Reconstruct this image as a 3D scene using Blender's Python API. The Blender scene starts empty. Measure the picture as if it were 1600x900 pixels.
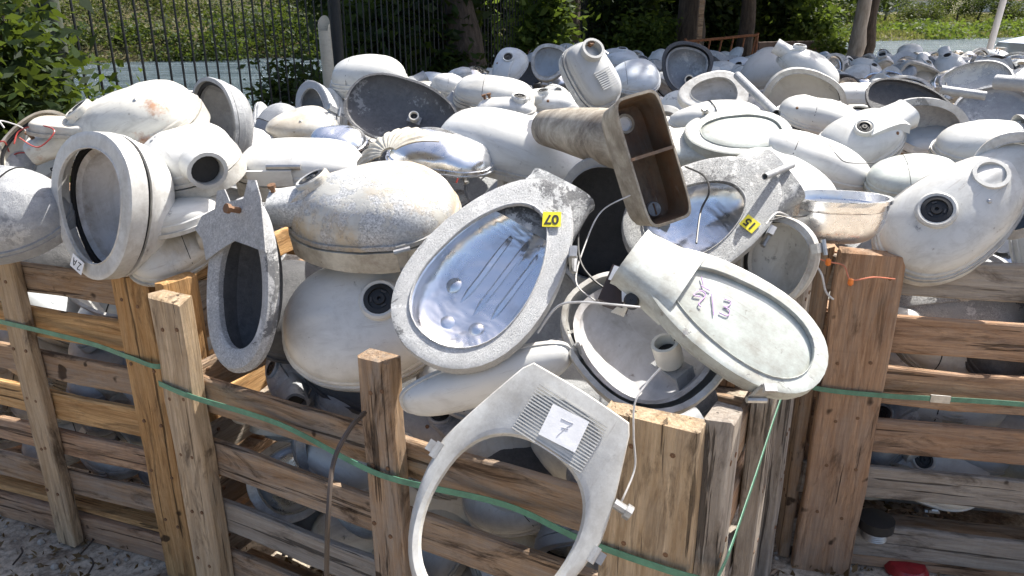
import bpy, math, random
import numpy as np
from mathutils import Vector, Matrix, noise
from math import radians, sin, cos, pi

random.seed(7)
rng = np.random.default_rng(11)
scene = bpy.context.scene
col = scene.collection

# ------------------------------------------------------------------ camera, sky, sun, exposure
F = 1209.0
PITCH = radians(20)
CAM = Vector((0, 0, 1.6))
RT = Vector((1, 0, 0)); UP = Vector((0, sin(PITCH), cos(PITCH))); FW = Vector((0, cos(PITCH), -sin(PITCH)))
cd = bpy.data.cameras.new('camera'); cam = bpy.data.objects.new('camera', cd); col.objects.link(cam)
cam.location = CAM; cam.rotation_euler = (pi/2 - PITCH, 0, 0)
cd.sensor_width = 36; cd.lens = 36*F/1600; cd.clip_end = 3000; cd.clip_start = .05
scene.camera = cam
SUN_EL, SUN_AZ = radians(54), radians(48)      # azimuth clockwise from +Y
w = bpy.data.worlds.new('World'); scene.world = w; w.use_nodes = True
nt = w.node_tree; bg = nt.nodes['Background']
sky = nt.nodes.new('ShaderNodeTexSky'); sky.sky_type = 'NISHITA'; sky.sun_disc = False
sky.sun_elevation = SUN_EL; sky.sun_rotation = SUN_AZ; sky.air_density = .8; sky.dust_density = 3.5; sky.ozone_density = .7
nt.links.new(sky.outputs[0], bg.inputs[0]); bg.inputs[1].default_value = .125
sl = bpy.data.lights.new('sun', 'SUN'); sl.energy = 5.0; sl.angle = radians(.5); sl.color = (1, .955, .88)
so = bpy.data.objects.new('sun', sl); col.objects.link(so)
sd = Vector((sin(SUN_AZ)*cos(SUN_EL), cos(SUN_AZ)*cos(SUN_EL), sin(SUN_EL)))
so.rotation_euler = sd.to_track_quat('Z', 'Y').to_euler(); so.location = sd*30
vs = scene.view_settings
vs.view_transform = 'Standard'; vs.look = 'None'; vs.exposure = 1.02; vs.gamma = 1; vs.use_curve_mapping = False

# ------------------------------------------------------------------ placing helpers
def ray(u, v): return RT*((u-800)/F) + UP*((450-v)/F) + FW
def at(u, v, d=None, z=None):
    r = ray(u, v)
    if d is None: d = (z-CAM.z)/r.z
    return CAM + r*d
def cv(x, y, z): return RT*x + UP*y - FW*z
def proj(p):
    q = p-CAM; d = q.dot(FW)
    if d < .05: return -9e3, -9e3, d
    return 800+q.dot(RT)/d*F, 450-q.dot(UP)/d*F, d
def basis(pos, ax, n):
    n = n.normalized(); x = (ax - n*ax.dot(n)).normalized(); y = n.cross(x)
    m = Matrix((x, y, n)).transposed().to_4x4(); m.translation = pos
    return m
def tag(o, label=None, cat=None, group=None, kind=None):
    if label: o['label'] = label
    if cat: o['category'] = cat
    if group: o['group'] = group
    if kind: o['kind'] = kind
    return o
def empty(name, mat, label=None, cat=None, group=None):
    o = bpy.data.objects.new(name, None); col.objects.link(o); o.matrix_world = mat; o.empty_display_size = .05
    return tag(o, label, cat, group)
def copy_tree(o, parent=None):
    c = o.copy(); col.objects.link(c)
    if parent: c.parent = parent
    for ch in o.children: copy_tree(ch, c)
    return c

# ------------------------------------------------------------------ mesh accumulator
class MB:
    def __init__(s): s.v = []; s.f = []
    def loft(s, rings, cyc=False, cap0=False, cap1=False):
        b = len(s.v); n = len(rings[0])
        for r in rings: s.v.extend([tuple(p) for p in r])
        m = len(rings)
        for i in range(m if cyc else m-1):
            a0 = b+i*n; a1 = b+((i+1) % m)*n
            for j in range(n):
                k = (j+1) % n
                s.f.append((a0+j, a0+k, a1+k, a1+j))
        if cap0: s.f.append(tuple(b+j for j in range(n))[::-1])
        if cap1: s.f.append(tuple(b+(m-1)*n+j for j in range(n)))
        return s
    def box(s, c, size, rot=None):
        sx, sy, sz = [q/2 for q in size]; c = Vector(c)
        P = [Vector(p) for p in ((-sx,-sy,-sz),(sx,-sy,-sz),(sx,sy,-sz),(-sx,sy,-sz),(-sx,-sy,sz),(sx,-sy,sz),(sx,sy,sz),(-sx,sy,sz))]
        if rot is not None: P = [rot @ p for p in P]
        b = len(s.v); s.v.extend([tuple(p+c) for p in P])
        s.f.extend([tuple(b+i for i in q) for q in ((0,3,2,1),(4,5,6,7),(0,1,5,4),(1,2,6,5),(2,3,7,6),(3,0,4,7))])
        return s
    def tube(s, pts, r, n=8, cap=True):
        pts = [Vector(p) for p in pts]; rings = []
        rr = r if isinstance(r, (list, tuple)) else [r]*len(pts)
        up = None
        for i, p in enumerate(pts):
            t = (pts[min(i+1, len(pts)-1)] - pts[max(i-1, 0)]).normalized()
            if up is None: up = t.orthogonal().normalized()
            up = (up - t*up.dot(t)).normalized(); sd_ = t.cross(up)
            rings.append([p + (up*cos(2*pi*k/n) + sd_*sin(2*pi*k/n))*rr[i] for k in range(n)])
        return s.loft(rings, cap0=cap, cap1=cap)
    def revolve(s, prof, m=None, n=20, cyc=False, cap0=False, cap1=False):   # prof (r, z)
        rings = [[Vector((r*cos(2*pi*k/n), r*sin(2*pi*k/n), z)) for k in range(n)] for r, z in prof]
        if m is not None: rings = [[m @ p for p in r] for r in rings]
        return s.loft(rings, cyc, cap0, cap1)
    def warp(s, fn): s.v = [tuple(fn(Vector(p))) for p in s.v]; return s
    def mesh(s, name, mat, sharp=35):
        me = bpy.data.meshes.new(name); me.from_pydata(s.v, [], s.f); me.validate()
        import bmesh
        bm = bmesh.new(); bm.from_mesh(me); bmesh.ops.recalc_face_normals(bm, faces=bm.faces); bm.to_mesh(me); bm.free()
        me.shade_smooth(); me.set_sharp_from_angle(angle=radians(sharp))
        me.materials.append(mat)
        return me
    def build(s, name, mat, parent=None, sharp=35, loc=None):
        o = bpy.data.objects.new(name, s.mesh(name, mat, sharp)); col.objects.link(o)
        if parent: o.parent = parent
        if loc is not None: o.matrix_world = loc
        return o
def catmull(P, k=8):
    P = [Vector(p) for p in P]; out = []
    for i in range(len(P)-1):
        a, b, c, d = P[max(i-1, 0)], P[i], P[i+1], P[min(i+2, len(P)-1)]
        for j in range(k):
            t = j/k
            out.append(.5*((2*b)+(c-a)*t+(2*a-5*b+4*c-d)*t*t+(3*b-a-3*c+d)*t**3))
    out.append(P[-1]); return out

# ------------------------------------------------------------------ materials
def newmat(name):
    m = bpy.data.materials.new(name); m.use_nodes = True
    return m, m.node_tree, m.node_tree.nodes['Principled BSDF']
class NT:
    def __init__(s, nt): s.nt = nt; s.L = nt.links
    def n(s, t, **k):
        o = s.nt.nodes.new(t)
        for a, b in k.items(): setattr(o, a, b)
        return o
    def coords(s, scale=(1, 1, 1), rand=True):
        tc = s.n('ShaderNodeTexCoord'); mp = s.n('ShaderNodeMapping'); mp.inputs['Scale'].default_value = scale
        s.L.new(tc.outputs['Object'], mp.inputs[0])
        if rand:
            oi = s.n('ShaderNodeObjectInfo'); mu = s.n('ShaderNodeMath', operation='MULTIPLY'); mu.inputs[1].default_value = 37.0
            s.L.new(oi.outputs['Random'], mu.inputs[0]); s.L.new(mu.outputs[0], mp.inputs['Location'])
        return mp.outputs[0]
    def noise(s, co, scale, detail=6, rough=.6, dist=0):
        o = s.n('ShaderNodeTexNoise'); o.inputs['Scale'].default_value = scale; o.inputs['Detail'].default_value = detail
        o.inputs['Roughness'].default_value = rough; o.inputs['Distortion'].default_value = dist
        if co is not None: s.L.new(co, o.inputs['Vector'])
        return o.outputs[0]
    def ramp(s, x, a, b, ca=(0, 0, 0, 1), cb=(1, 1, 1, 1)):
        o = s.n('ShaderNodeValToRGB'); e = o.color_ramp.elements
        e[0].position = a; e[0].color = ca; e[1].position = b; e[1].color = cb
        s.L.new(x, o.inputs[0]); return o.outputs[0]
    def mix(s, f, a, b, mode='MIX'):
        o = s.n('ShaderNodeMix', data_type='RGBA', blend_type=mode)
        for k, x in ((0, f), (6, a), (7, b)):
            if isinstance(x, (int, float)): o.inputs[k].default_value = x
            elif isinstance(x, tuple): o.inputs[k].default_value = (*x[:3], 1)
            else: s.L.new(x, o.inputs[k])
        return o.outputs[2]
    def mul(s, a, b):
        o = s.n('ShaderNodeMath', operation='MULTIPLY')
        for k, x in ((0, a), (1, b)):
            if isinstance(x, (int, float)): o.inputs[k].default_value = x
            else: s.L.new(x, o.inputs[k])
        return o.outputs[0]
    def bump(s, h, st, dist=.01, chain=None):
        o = s.n('ShaderNodeBump'); o.inputs['Strength'].default_value = st; o.inputs['Distance'].default_value = dist
        s.L.new(h, o.inputs['Height'])
        if chain is not None: s.L.new(chain, o.inputs['Normal'])
        return o.outputs[0]

def paint(name, base=(.72, .71, .66), peel=0.0, rust=0.0, dirt=.35, rough=.42, under=(.42, .43, .43), dirtc=(.27, .25, .215), metal=0, yellow=0):
    m, t, bs = newmat(name); N = NT(t); co = N.coords()
    c = N.mix(N.ramp(N.noise(co, 5, 6, .65), .35, .75), base, tuple(.90*x for x in base))
    blot = N.mul(N.ramp(N.noise(co, 9, 9, .72, .6), .53-.10*dirt, .76-.10*dirt), min(1, dirt*1.25))
    c = N.mix(blot, c, dirtc)
    oi = N.n('ShaderNodeObjectInfo')
    c = N.mix(N.mul(N.ramp(oi.outputs['Random'], .2, 1), .55), c, (base[0]*.70, base[1]*.70, base[2]*.67))
    # grime that has run and settled in broad smears
    c = N.mix(N.mul(N.ramp(N.noise(N.coords((2, 5, 9)), 3.2, 9, .68, .8), .50, .72), .45*min(1, dirt*2.2)), c, (.24, .215, .18))
    # scuffs running in one direction, and pin-head specks
    sc = N.coords((1, 14, 3)); scr = N.mul(N.ramp(N.noise(sc, 9, 8, .7), .60, .68), .5*min(1, dirt*2.5))
    c = N.mix(scr, c, (.33, .30, .27))
    sp = N.mul(N.ramp(N.noise(co, 55, 3, .6), .68, .74), .75*min(1, dirt*1.6)); c = N.mix(sp, c, (.12, .09, .07))
    nrm = N.bump(N.noise(co, 70, 4, .6), .10, .004)
    rv = rough
    if peel:
        lo = .70-.36*peel
        pm = N.ramp(N.noise(co, 7, 12, .74, .4), lo, lo+.018)
        mott = N.mix(N.ramp(N.noise(co, 210, 5, .8), .38, .64), tuple(.45*x for x in under), (.78, .78, .77))
        big = N.mix(N.ramp(N.noise(co, 6, 5, .6), .40, .68), mott, tuple(.85*x for x in under))
        c = N.mix(pm, c, big)
        nrm = N.bump(pm, .5, -.003, nrm)
    if yellow:
        c = N.mix(N.mul(N.ramp(N.noise(co, 3.2, 8, .75), .44, .60), yellow*.8), c, (.50, .34, .14))
    tc = N.n('ShaderNodeTexCoord'); sx = N.n('ShaderNodeSeparateXYZ'); t.links.new(tc.outputs['Object'], sx.inputs[0])
    seam = N.ramp(sx.outputs[2], .004, .030, (1, 1, 1, 1), (0, 0, 0, 1))
    c = N.mix(N.mul(N.mul(seam, N.ramp(N.noise(co, 14, 8, .75), .36, .66)), .75*min(1, dirt*2)), c, (.16, .125, .085))
    if rust:
        lo = .74-.28*rust
        rm = N.ramp(N.noise(co, 6, 10, .75), lo, lo+.10)
        rc = N.mix(N.ramp(N.noise(co, 40, 5, .6), .4, .6), (.28, .10, .035), (.45, .22, .10))
        c = N.mix(N.mul(rm, .85), c, rc)
    t.links.new(c, bs.inputs['Base Color']); bs.inputs['Roughness'].default_value = rv; bs.inputs['Metallic'].default_value = metal
    rr = N.ramp(N.noise(co, 8, 5, .6), .3, .8, (rough-.1,)*3+(1,), (rough+.25,)*3+(1,)); t.links.new(rr, bs.inputs['Roughness'])
    t.links.new(nrm, bs.inputs['Normal'])
    return m
def zinc(name, dark=(.24, .245, .25), light=(.70, .71, .70), scale=230, lo=.42, hi=.58, metal=.25, rough=.5, patch=.5, flake=.85, soot=.75, cover=(.40, .52)):
    m, t, bs = newmat(name); N = NT(t); co = N.coords()
    fine = N.ramp(N.noise(co, scale, 8, .85), lo, hi)
    mid = N.noise(co, 45, 8, .8)
    sp_ = N.ramp(N.noise(co, 5.5, 9, .72, .5), *cover)
    gp_ = N.mix(N.ramp(N.noise(co, 12, 9, .75), .35, .7), tuple(.60*a+.25*b for a, b in zip(dark, light)), tuple(.30*a+.62*b for a, b in zip(dark, light)))
    spk = N.mix(N.ramp(mid, .40, .62), N.mix(fine, dark, light), N.mix(N.mul(fine, .6), tuple(.8*a for a in dark), light))
    c = N.mix(sp_, gp_, spk)
    c = N.mix(N.mul(N.ramp(N.noise(co, 7, 6, .7), .40, .70), patch), c, tuple(.24*(a+b) for a, b in zip(dark, light)))
    if soot: c = N.mix(N.mul(N.ramp(N.noise(co, 4.5, 10, .74, .6), .585, .61), soot), c, (.075, .077, .082))
    if flake: c = N.mix(N.mul(N.ramp(N.noise(co, 9, 12, .76), .575, .60), flake), c, (.76, .76, .74))
    t.links.new(c, bs.inputs['Base Color']); bs.inputs['Metallic'].default_value = metal*.6
    t.links.new(N.ramp(fine, 0, 1, (rough-.12,)*3+(1,), (rough+.25,)*3+(1,)), bs.inputs['Roughness'])
    t.links.new(N.bump(mid, .5, .004, N.bump(fine, .6, .0025)), bs.inputs['Normal'])
    return m
def chrome(name, base=(.78, .80, .83), rough=.12, wave=.35, scale=9, dirt=.25):
    m, t, bs = newmat(name); N = NT(t); co = N.coords()
    c = N.mix(N.mul(N.ramp(N.noise(co, 11, 8, .7), .5, .75), dirt), base, (.35, .33, .30))
    t.links.new(c, bs.inputs['Base Color']); bs.inputs['Metallic'].default_value = 1
    t.links.new(N.ramp(N.noise(co, 14, 6, .7), .35, .8, (rough,)*3+(1,), (rough+.28,)*3+(1,)), bs.inputs['Roughness'])
    t.links.new(N.bump(N.noise(co, scale, 3, .5, .8), wave, .03), bs.inputs['Normal'])
    return m
def plain(name, c, rough=.5, metal=0, nz=.25, scale=30, bump=.15):
    m, t, bs = newmat(name); N = NT(t); co = N.coords()
    cc = N.mix(N.ramp(N.noise(co, scale, 7, .7), .35, .7), tuple(x*(1-nz) for x in c), tuple(min(1, x*(1+nz)) for x in c))
    t.links.new(cc, bs.inputs['Base Color']); bs.inputs['Roughness'].default_value = rough; bs.inputs['Metallic'].default_value = metal
    t.links.new(N.bump(N.noise(co, scale*2, 5, .6), bump, .003), bs.inputs['Normal'])
    return m
def wood(name, a, b, weather=.3, dark=.5):
    m, t, bs = newmat(name); N = NT(t)
    oi = N.n('ShaderNodeObjectInfo')
    g = N.noise(N.coords((1.0, 12, 12)), 3.2, 8, .68, 1.4)
    c = N.mix(N.ramp(g, .36, .62), tuple(x*.72 for x in a), b)
    fib = N.ramp(N.noise(N.coords((2.0, 70, 70)), 2.0, 6, .75), .36, .66)
    c = N.mix(N.mul(fib, .5), c, tuple(x*.45 for x in a))
    c = N.mix(N.mul(oi.outputs['Random'], .35), c, tuple(x*.55 for x in a))
    wz = N.ramp(N.noise(N.coords((2, 8, 8)), 2.4, 9, .75, .4), .42, .62)
    c = N.mix(N.mul(wz, weather), c, (.33, .30, .265))
    st = N.ramp(N.noise(N.coords((2.2, 9, 9)), 1.9, 7, .7, .7), .53, .66)
    c = N.mix(N.mul(st, min(.9, dark*1.5)), c, (.045, .028, .018))
    kn = N.ramp(N.noise(N.coords((1, 1, 1)), 13, 2, .5), .70, .74); c = N.mix(N.mul(kn, .85), c, (.03, .018, .012))
    crk = N.ramp(N.noise(N.coords((.9, 30, 30)), 1.7, 4, .55, .3), .63, .655); c = N.mix(N.mul(crk, .7), c, (.015, .01, .008))
    saw = N.ramp(N.noise(N.coords((40, 1.5, 1.5)), 1.5, 3, .6), .5, .75); c = N.mix(N.mul(saw, .18), c, tuple(x*.5 for x in a))
    t.links.new(c, bs.inputs['Base Color']); bs.inputs['Roughness'].default_value = .85; bs.inputs['Specular IOR Level'].default_value = .2
    n1 = N.bump(fib, .8, .003); n2 = N.bump(crk, 1, -.006, n1); t.links.new(N.bump(g, .5, .006, n2), bs.inputs['Normal'])
    return m
def leafmat(name, a, b, trans=.4):
    m, t, bs = newmat(name); N = NT(t)
    ge = N.n('ShaderNodeNewGeometry'); c = N.mix(ge.outputs['Random Per Island'], a, b)
    t.links.new(c, bs.inputs['Base Color']); bs.inputs['Roughness'].default_value = .6; bs.inputs['Specular IOR Level'].default_value = .2
    tr = N.n('ShaderNodeBsdfTranslucent'); t.links.new(N.mix(.5, c, (.22, .30, .03)), tr.inputs[0])
    mx = N.n('ShaderNodeMixShader'); mx.inputs[0].default_value = trans
    t.links.new(bs.outputs[0], mx.inputs[1]); t.links.new(tr.outputs[0], mx.inputs[2])
    t.links.new(mx.outputs[0], t.nodes['Material Output'].inputs[0])
    return m

WHITE = paint('white_paint', (.66, .66, .635), dirt=.42, peel=.18, rust=.2, under=(.30, .31, .31))
CLEAN = paint('clean_white_paint', (.69, .69, .665), dirt=.30, rust=.06, peel=.07, rough=.36)
DIRTY = paint('dirty_white_paint', (.60, .59, .54), dirt=.65, rust=.22, peel=.15, yellow=.4)
PEEL = paint('peeling_white_paint', (.70, .69, .65), peel=.62, dirt=.3)
PEEL2 = paint('flaking_white_paint', (.65, .655, .635), peel=.30, dirt=.30, under=(.30, .31, .31))
RUSTY = paint('rust_spotted_white_paint', (.68, .66, .59), rust=.62, dirt=.45)
YELP = paint('stained_peeling_paint', (.58, .575, .54), peel=.66, dirt=.35, yellow=.9, under=(.40, .42, .43))
CREAM = paint('cream_enamel', (.62, .59, .50), dirt=.5, rust=.12)
GREYP = paint('grey_paint', (.46, .47, .47), dirt=.35)
INNER = paint('grey_inner_enamel', (.60, .59, .59), dirt=.5, rough=.5)
GREEN = paint('pale_greenish_paint', (.58, .62, .585), dirt=.4, peel=.3)
BLUISH = paint('bluish_paint_and_shade', (.55, .59, .63), dirt=.35)  # bluish paint; also puts tree shade into the colour of the back heads
ALLW = [WHITE, CLEAN, DIRTY, PEEL2, RUSTY, CREAM, WHITE, CLEAN, BLUISH]
ZINC = zinc('mottled_zinc', patch=.35)
ZINCL = zinc('pale_oxidised_aluminium', (.36, .37, .37), (.80, .80, .79), 230, .34, .62, patch=.2, soot=.8, cover=(.42, .56))
SPECK = zinc('speckled_zinc', (.33, .335, .34), (.80, .80, .79), 240, .42, .62, patch=.3, soot=.8, cover=(.36, .5))
MIDG = zinc('mid_grey_metal', (.10, .102, .108), (.24, .24, .245), 60, .35, .7, .35, .5, .5, flake=.3, soot=.4)
GALV = zinc('dull_galvanised_steel', (.30, .31, .32), (.52, .53, .54), 40, .3, .7, .5, .45, .4, flake=.4, soot=.3)
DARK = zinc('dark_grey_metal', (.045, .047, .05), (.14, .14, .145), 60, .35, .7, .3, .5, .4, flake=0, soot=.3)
CHROME = chrome('polished_reflector', (.93, .94, .96), .22, .38, 7, .45)
CHROMED = chrome('dented_reflector', (.82, .83, .85), .20, .35, 6, .35)
BLACK = plain('black_plastic', (.018, .018, .018), .5)
RUBBER = plain('black_gasket', (.012, .012, .013), .7)
STEEL = plain('steel_fitting', (.45, .45, .44), .4, .8)
PORC = plain('porcelain', (.80, .76, .66), .3, 0, .08)
BOLT = plain('rusty_bolt', (.20, .11, .06), .7, .3)
LENS = paint('cloudy_glass', (.58, .63, .59), dirt=.35, rough=.16, dirtc=(.55, .56, .5))
LENS.node_tree.nodes['Principled BSDF'].inputs['Coat Weight'].default_value = .5
BROWN = paint('rusty_brown_interior', (.17, .085, .042), dirt=.9, rough=.55, dirtc=(.03, .018, .012), rust=.5)
BEIGE = paint('mould_stained_beige_fibreglass', (.60, .54, .44), dirt=1.0, rough=.6, dirtc=(.09, .065, .045), peel=.18, under=(.10, .08, .06))
YTAG = plain('yellow_tag', (.80, .68, .03), .45, 0, .06)
INK = plain('black_ink', (.015, .015, .015), .6)
PURPLE = plain('purple_marker', (.60, .40, .70), .6)
PAPER = plain('white_paper_label', (.80, .80, .80), .6, 0, .05)
GREENSTRAP = plain('green_plastic_strap', (.085, .235, .155), .42, 0, .3)
REDW = plain('red_wire', (.35, .05, .04), .4); GREYW = plain('grey_wire', (.55, .54, .52), .4); ORW = plain('orange_wire_nut', (.75, .20, .03), .4)
WOOD_O = wood('orange_brown_wood', (.66, .35, .13), (.84, .54, .26), .08, .38)
WOOD_B = wood('weathered_brown_wood', (.44, .27, .15), (.62, .44, .29), .60, .58)
WOOD_R = wood('reddish_brown_wood', (.50, .29, .17), (.70, .46, .29), .36, .45)
WOOD_G = wood('greyed_wood', (.44, .37, .30), (.60, .53, .45), .6, .45)
WOOD_T = wood('tan_wood', (.62, .43, .25), (.80, .62, .42), .28, .5)
IRON = plain('black_iron', (.02, .022, .022), .6)
POLEM = plain('mossy_pole', (.055, .065, .045), .8, 0, .4)
RUSTI = plain('rusty_iron', (.22, .09, .04), .8, .2, .4)

# ------------------------------------------------------------------ luminaire builder
NSEG = 44
def egg(L, W, k=.25, p=2.2, n=NSEG):
    out = []
    for i in range(n):
        t = 2*pi*i/n; c, s = cos(t), sin(t)
        x = math.copysign(abs(c)**(2/p), c); y = math.copysign(abs(s)**(2/p), s)
        out.append(Vector((x*L/2, y*W/2*(1+k*x), 0)))
    return out
def ringat(o, s, z, off=0, sx=0, cx=0):
    r = []
    for q in o:
        d = Vector((q.x, q.y, 0)); l = d.length
        r.append(Vector((cx+(q.x-cx)*s + q.x/l*off + sx, q.y*s + q.y/l*off, z)))
    return r
HAND = []     # centre, radius of hand placed heads, so the scattered ones stay out of them
GROUP = 'discarded street lamp heads'
def lamp(pos, ax, n, L, W, H, label, name='street_lamp_head', mat=None, k=.25, p=2.2, pw=.8, shift=0,
         rim=None, lens=None, refl=None, holder=None, cell=None, neck=None, bolts=0, latch=None, gap=0,
         th=.004, dent=.004, open_=None, cat='lamp head', group=GROUP, side_door=False, ribs=False, tagtxt=None,
         collar=None, cut=None, hole=None, seed=None, skirt=None, ridge=None, ne=3.2, wires=0, bars=0, reserve=True):
    mat = mat or random.choice(ALLW)
    root = empty(name, basis(pos, ax, n), label, cat, group)
    sd_ = Vector((random.uniform(0, 90),)*3) if seed is None else Vector((seed, seed*1.7, seed*.6))
    def warp(q):
        e = noise.noise_vector(q*5.5+sd_)*dent + noise.noise_vector(q*17+sd_)*dent*.35
        if q.z > .02:
            for c_, r_, h_ in dn:
                d_ = ((q.x-c_.x)**2+(q.y-c_.y)**2)**.5
                if d_ < r_: e = e-Vector((0, 0, h_*(1-(d_/r_)**2)**1.3))
        if ridge and q.z > .02: e = e+Vector((0, 0, ridge*math.exp(-(q.y/.016)**2)*min(1, (q.z-.02)/.03)))
        return q+e
    dn = [(Vector((random.uniform(-.4, .4)*L, random.uniform(-.4, .4)*W, H*.6)), random.uniform(.03, .07), random.uniform(.003, .010)) for _ in range(random.choice((0, 1, 2, 3)) if dent > .0025 else 0)]
    t_latch = random.random()
    ridge = ridge if ridge is not None else random.choice((0, 0, .005))
    o = egg(L, W, k, p)
    NR = 14 if cut else 9
    H = H*.84
    skirt = skirt if skirt is not None else random.choice((.0, .010, .016))
    prof = [(1, 0, 0), (.996, skirt, 0), (.972, skirt+.003, 0)] if skirt else [(1, 0, 0)]
    for i in range(1 if not skirt else 0, NR+1):
        a = i/NR*pi/2*.985
        prof.append((cos(a)**pw*(.968 if skirt else 1), skirt+.003*(skirt > 0)+(H-skirt)*sin(a), shift*(i/NR)))
    m = MB()
    outer = [ringat(o, 1, -.004, .006), ringat(o, 1, .006, .006)] + [ringat(o, s, z+.006, 0, sx) for s, z, sx in prof[0:]]
    inner = [ringat(o, s, z+.006-th, -th, sx) for s, z, sx in prof[:-1]][::-1] + [ringat(o, 1, -.004, -th)]
    m.loft([*outer[:-1]], False); m.f.append(tuple(range(len(m.v)-NSEG, len(m.v))))
    b = len(m.v); m.loft(inner); m.f.append(tuple(b+j for j in range(NSEG))[::-1])
    for j in range(NSEG):                       # close the lip
        kk = (j+1) % NSEG; m.f.append((j, kk, len(m.v)-NSEG+kk, len(m.v)-NSEG+j))
    m.warp(warp)
    if cut:
        cd_ = Vector(cut[:3]).normalized()
        def gone(f):
            q = sum((Vector(m.v[i]) for i in f), Vector())/len(f)
            return q.dot(cd_) > cut[3]+.03*noise.noise(q*16+sd_)+.012*noise.noise(q*60)
        m.f = [f for f in m.f if not gone(f)]
    m.build('housing', mat, root)
    def dome(fx, fy):
        x = fx*L/2; y = fy*W/2*(1+k*fx)
        r = min(.985, (abs(fx)**p+abs(fy)**p)**(1/p)); c = min(1, (r/(.968 if skirt else 1)))**(1/pw); a = math.acos(min(1, c))
        return Vector((x + shift*a/(pi/2), y, skirt+(H-skirt)*sin(a)+.008))
    def frame(fx, fy):
        a, b_, c = dome(fx, fy), dome(fx+.06, fy), dome(fx, fy+.06)
        nn = (b_-a).cross(c-a).normalized()
        if nn.z < 0: nn = -nn
        return basis(a, Vector((1, 0, 0)), nn)
    zb = -.004
    if rim and not gap and skirt: gap = .0035
    if gap:
        MB().loft([ringat(o, .985, zb+.003, 0), ringat(o, .985, zb-gap, 0), ringat(o, .90, zb-gap, 0), ringat(o, .90, zb+.003, 0)], True).warp(warp).build('gasket', RUBBER, root)
        zb -= gap
    if rim:
        t, hs, rm = rim
        hx = 0 if not isinstance(hs, tuple) else hs[1]; hs = hs if not isinstance(hs, tuple) else hs[0]
        tw_ = min(.004, t*.3)
        R = [ringat(o, 1, zb, .0085), ringat(o, 1, zb-t*.94, .0075), ringat(o, .992, zb-t, .003), ringat(o, .965, zb-t, 0),
             ringat(o, hs+.022, zb-t, 0, 0, hx), ringat(o, hs+.010, zb-t-.003, 0, 0, hx), ringat(o, hs, zb-t-.002, 0, 0, hx), ringat(o, hs, zb-t+tw_+.003, 0, 0, hx),
             ringat(o, hs+.02, zb-t+tw_, 0, 0, hx), ringat(o, .955, zb-t+tw_, 0), ringat(o, .975, zb-t*.8, 0), ringat(o, .985, zb, .003)]
        if hs > .94: R = [ringat(o, 1, zb, .0085), ringat(o, 1, zb-t*.9, .0075), ringat(o, .995, zb-t, .004), ringat(o, .975, zb-t, 0), ringat(o, .975, zb, 0)]
        MB().loft(R, True).warp(warp).build('rim', rm, root)
        if lens and lens[1] is not None:
            dp, lm = lens; Ls = []
            for i in range(7):
                a = i/6*pi/2*.98; Ls.append(ringat(o, (hs+.01)*cos(a)**.7, zb-t+.008-dp*sin(a), 0, 0, hx))
            mm = MB().loft(Ls, False, False, True)
            ins = [[q+Vector((0, 0, .003)) for q in r] for r in Ls]; mm.loft(ins, False, False, True)
            mm.warp(warp).build('lens', lm, root)
    if refl:
        sc, hh, rm = refl; R = []
        for i in range(8):
            a = i/7*pi/2*.98; R.append(ringat(o, sc*cos(a)**.6, zb+.012+hh*sin(a), 0, shift*.5*i/7))
        R2 = [[q+Vector((0, 0, .003)) for q in r] for r in R]
        rr = MB().loft([ringat(o, sc, zb+.004, .012)]+R, False, False, True).loft(R2, False, False, True)
        if bars:
            for i in range(bars):
                yy = (-.30+.14*i)*W; q = []
                for j in range(7):
                    xx = (-.34+j*.09)*L*(.9 if i % 2 else 1)
                    q.append(Vector((xx, yy, zb+.016+hh*.93)))
                rr.tube(q, [.002]+[.0085]*5+[.002], 6)
            for xx, yy, r0 in ((.30, .10, .012), (.24, -.12, .009), (.38, -.02, .008), (.12, .26, .01), (.33, .22, .007)):
                rr.revolve([(r0*1.8, .002), (r0*1.2, -.002), (r0*.5, -.0035), (.0005, -.004)], Matrix.Translation((xx*L, yy*W, zb+.010+hh*.90)), 12)
        rr.warp(warp).build('reflector', rm, root)
    if holder:
        hx, hy, hz, r, ln, tilt = holder
        M_ = Matrix.Translation((hx*L, hy*W, hz)) @ Matrix.Rotation(tilt, 4, 'Y')
        h_ = MB().revolve([(r*.75, -ln*.5), (r, -ln*.5), (r, ln*.35), (r*.85, ln*.5), (r*.4, ln*.5)], M_, 18).revolve([(r*.75, -ln*.5), (r*.72, ln*.3), (.001, ln*.3)], M_, 18)
        ho = h_.build('lamp_holder', PORC, root)
        MB().box(M_ @ Vector((0, 0, ln*.62)), (r*2.6, r*1.6, .004), M_.to_3x3()).box(M_ @ Vector((r*1.3, 0, ln*.9)), (.004, r*1.6, ln*.7), M_.to_3x3()).build('bracket', GALV, root)
        MB().revolve([(r*.70, -ln*.1), (.001, -ln*.1)], M_, 18).build('contact', BLACK, ho)
    if cell:
        fm = frame(*cell[:2]) @ Matrix.Translation((0, 0, .005)); r = cell[2] if len(cell) > 2 else .03
        MB().revolve([(r*1.38, -.012), (r*1.34, .006), (r*1.2, .010), (r*1.02, .008), (r, .0)], fm, 24).build('socket_collar', mat, root)
        if cell[0] < .2:
            sm = MB(); Rr = []
            x_a, x_b = -.9, cell[0]+.02
            for i in range(8):
                fx = x_a+(x_b-x_a)*i/7; c_ = dome(fx, cell[1]); hw = .05-.012*i/7
                top = c_.z+.006; lo_z = c_.z-.03
                Rr.append([Vector((c_.x, c_.y+yy, zz)) for yy, zz in ((-hw-.006, lo_z), (-hw, top-.002), (-hw+.008, top), (hw-.008, top), (hw, top-.002), (hw+.006, lo_z))])
            sm.loft(Rr, False, True, True).warp(warp).build('saddle', mat, root)
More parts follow.
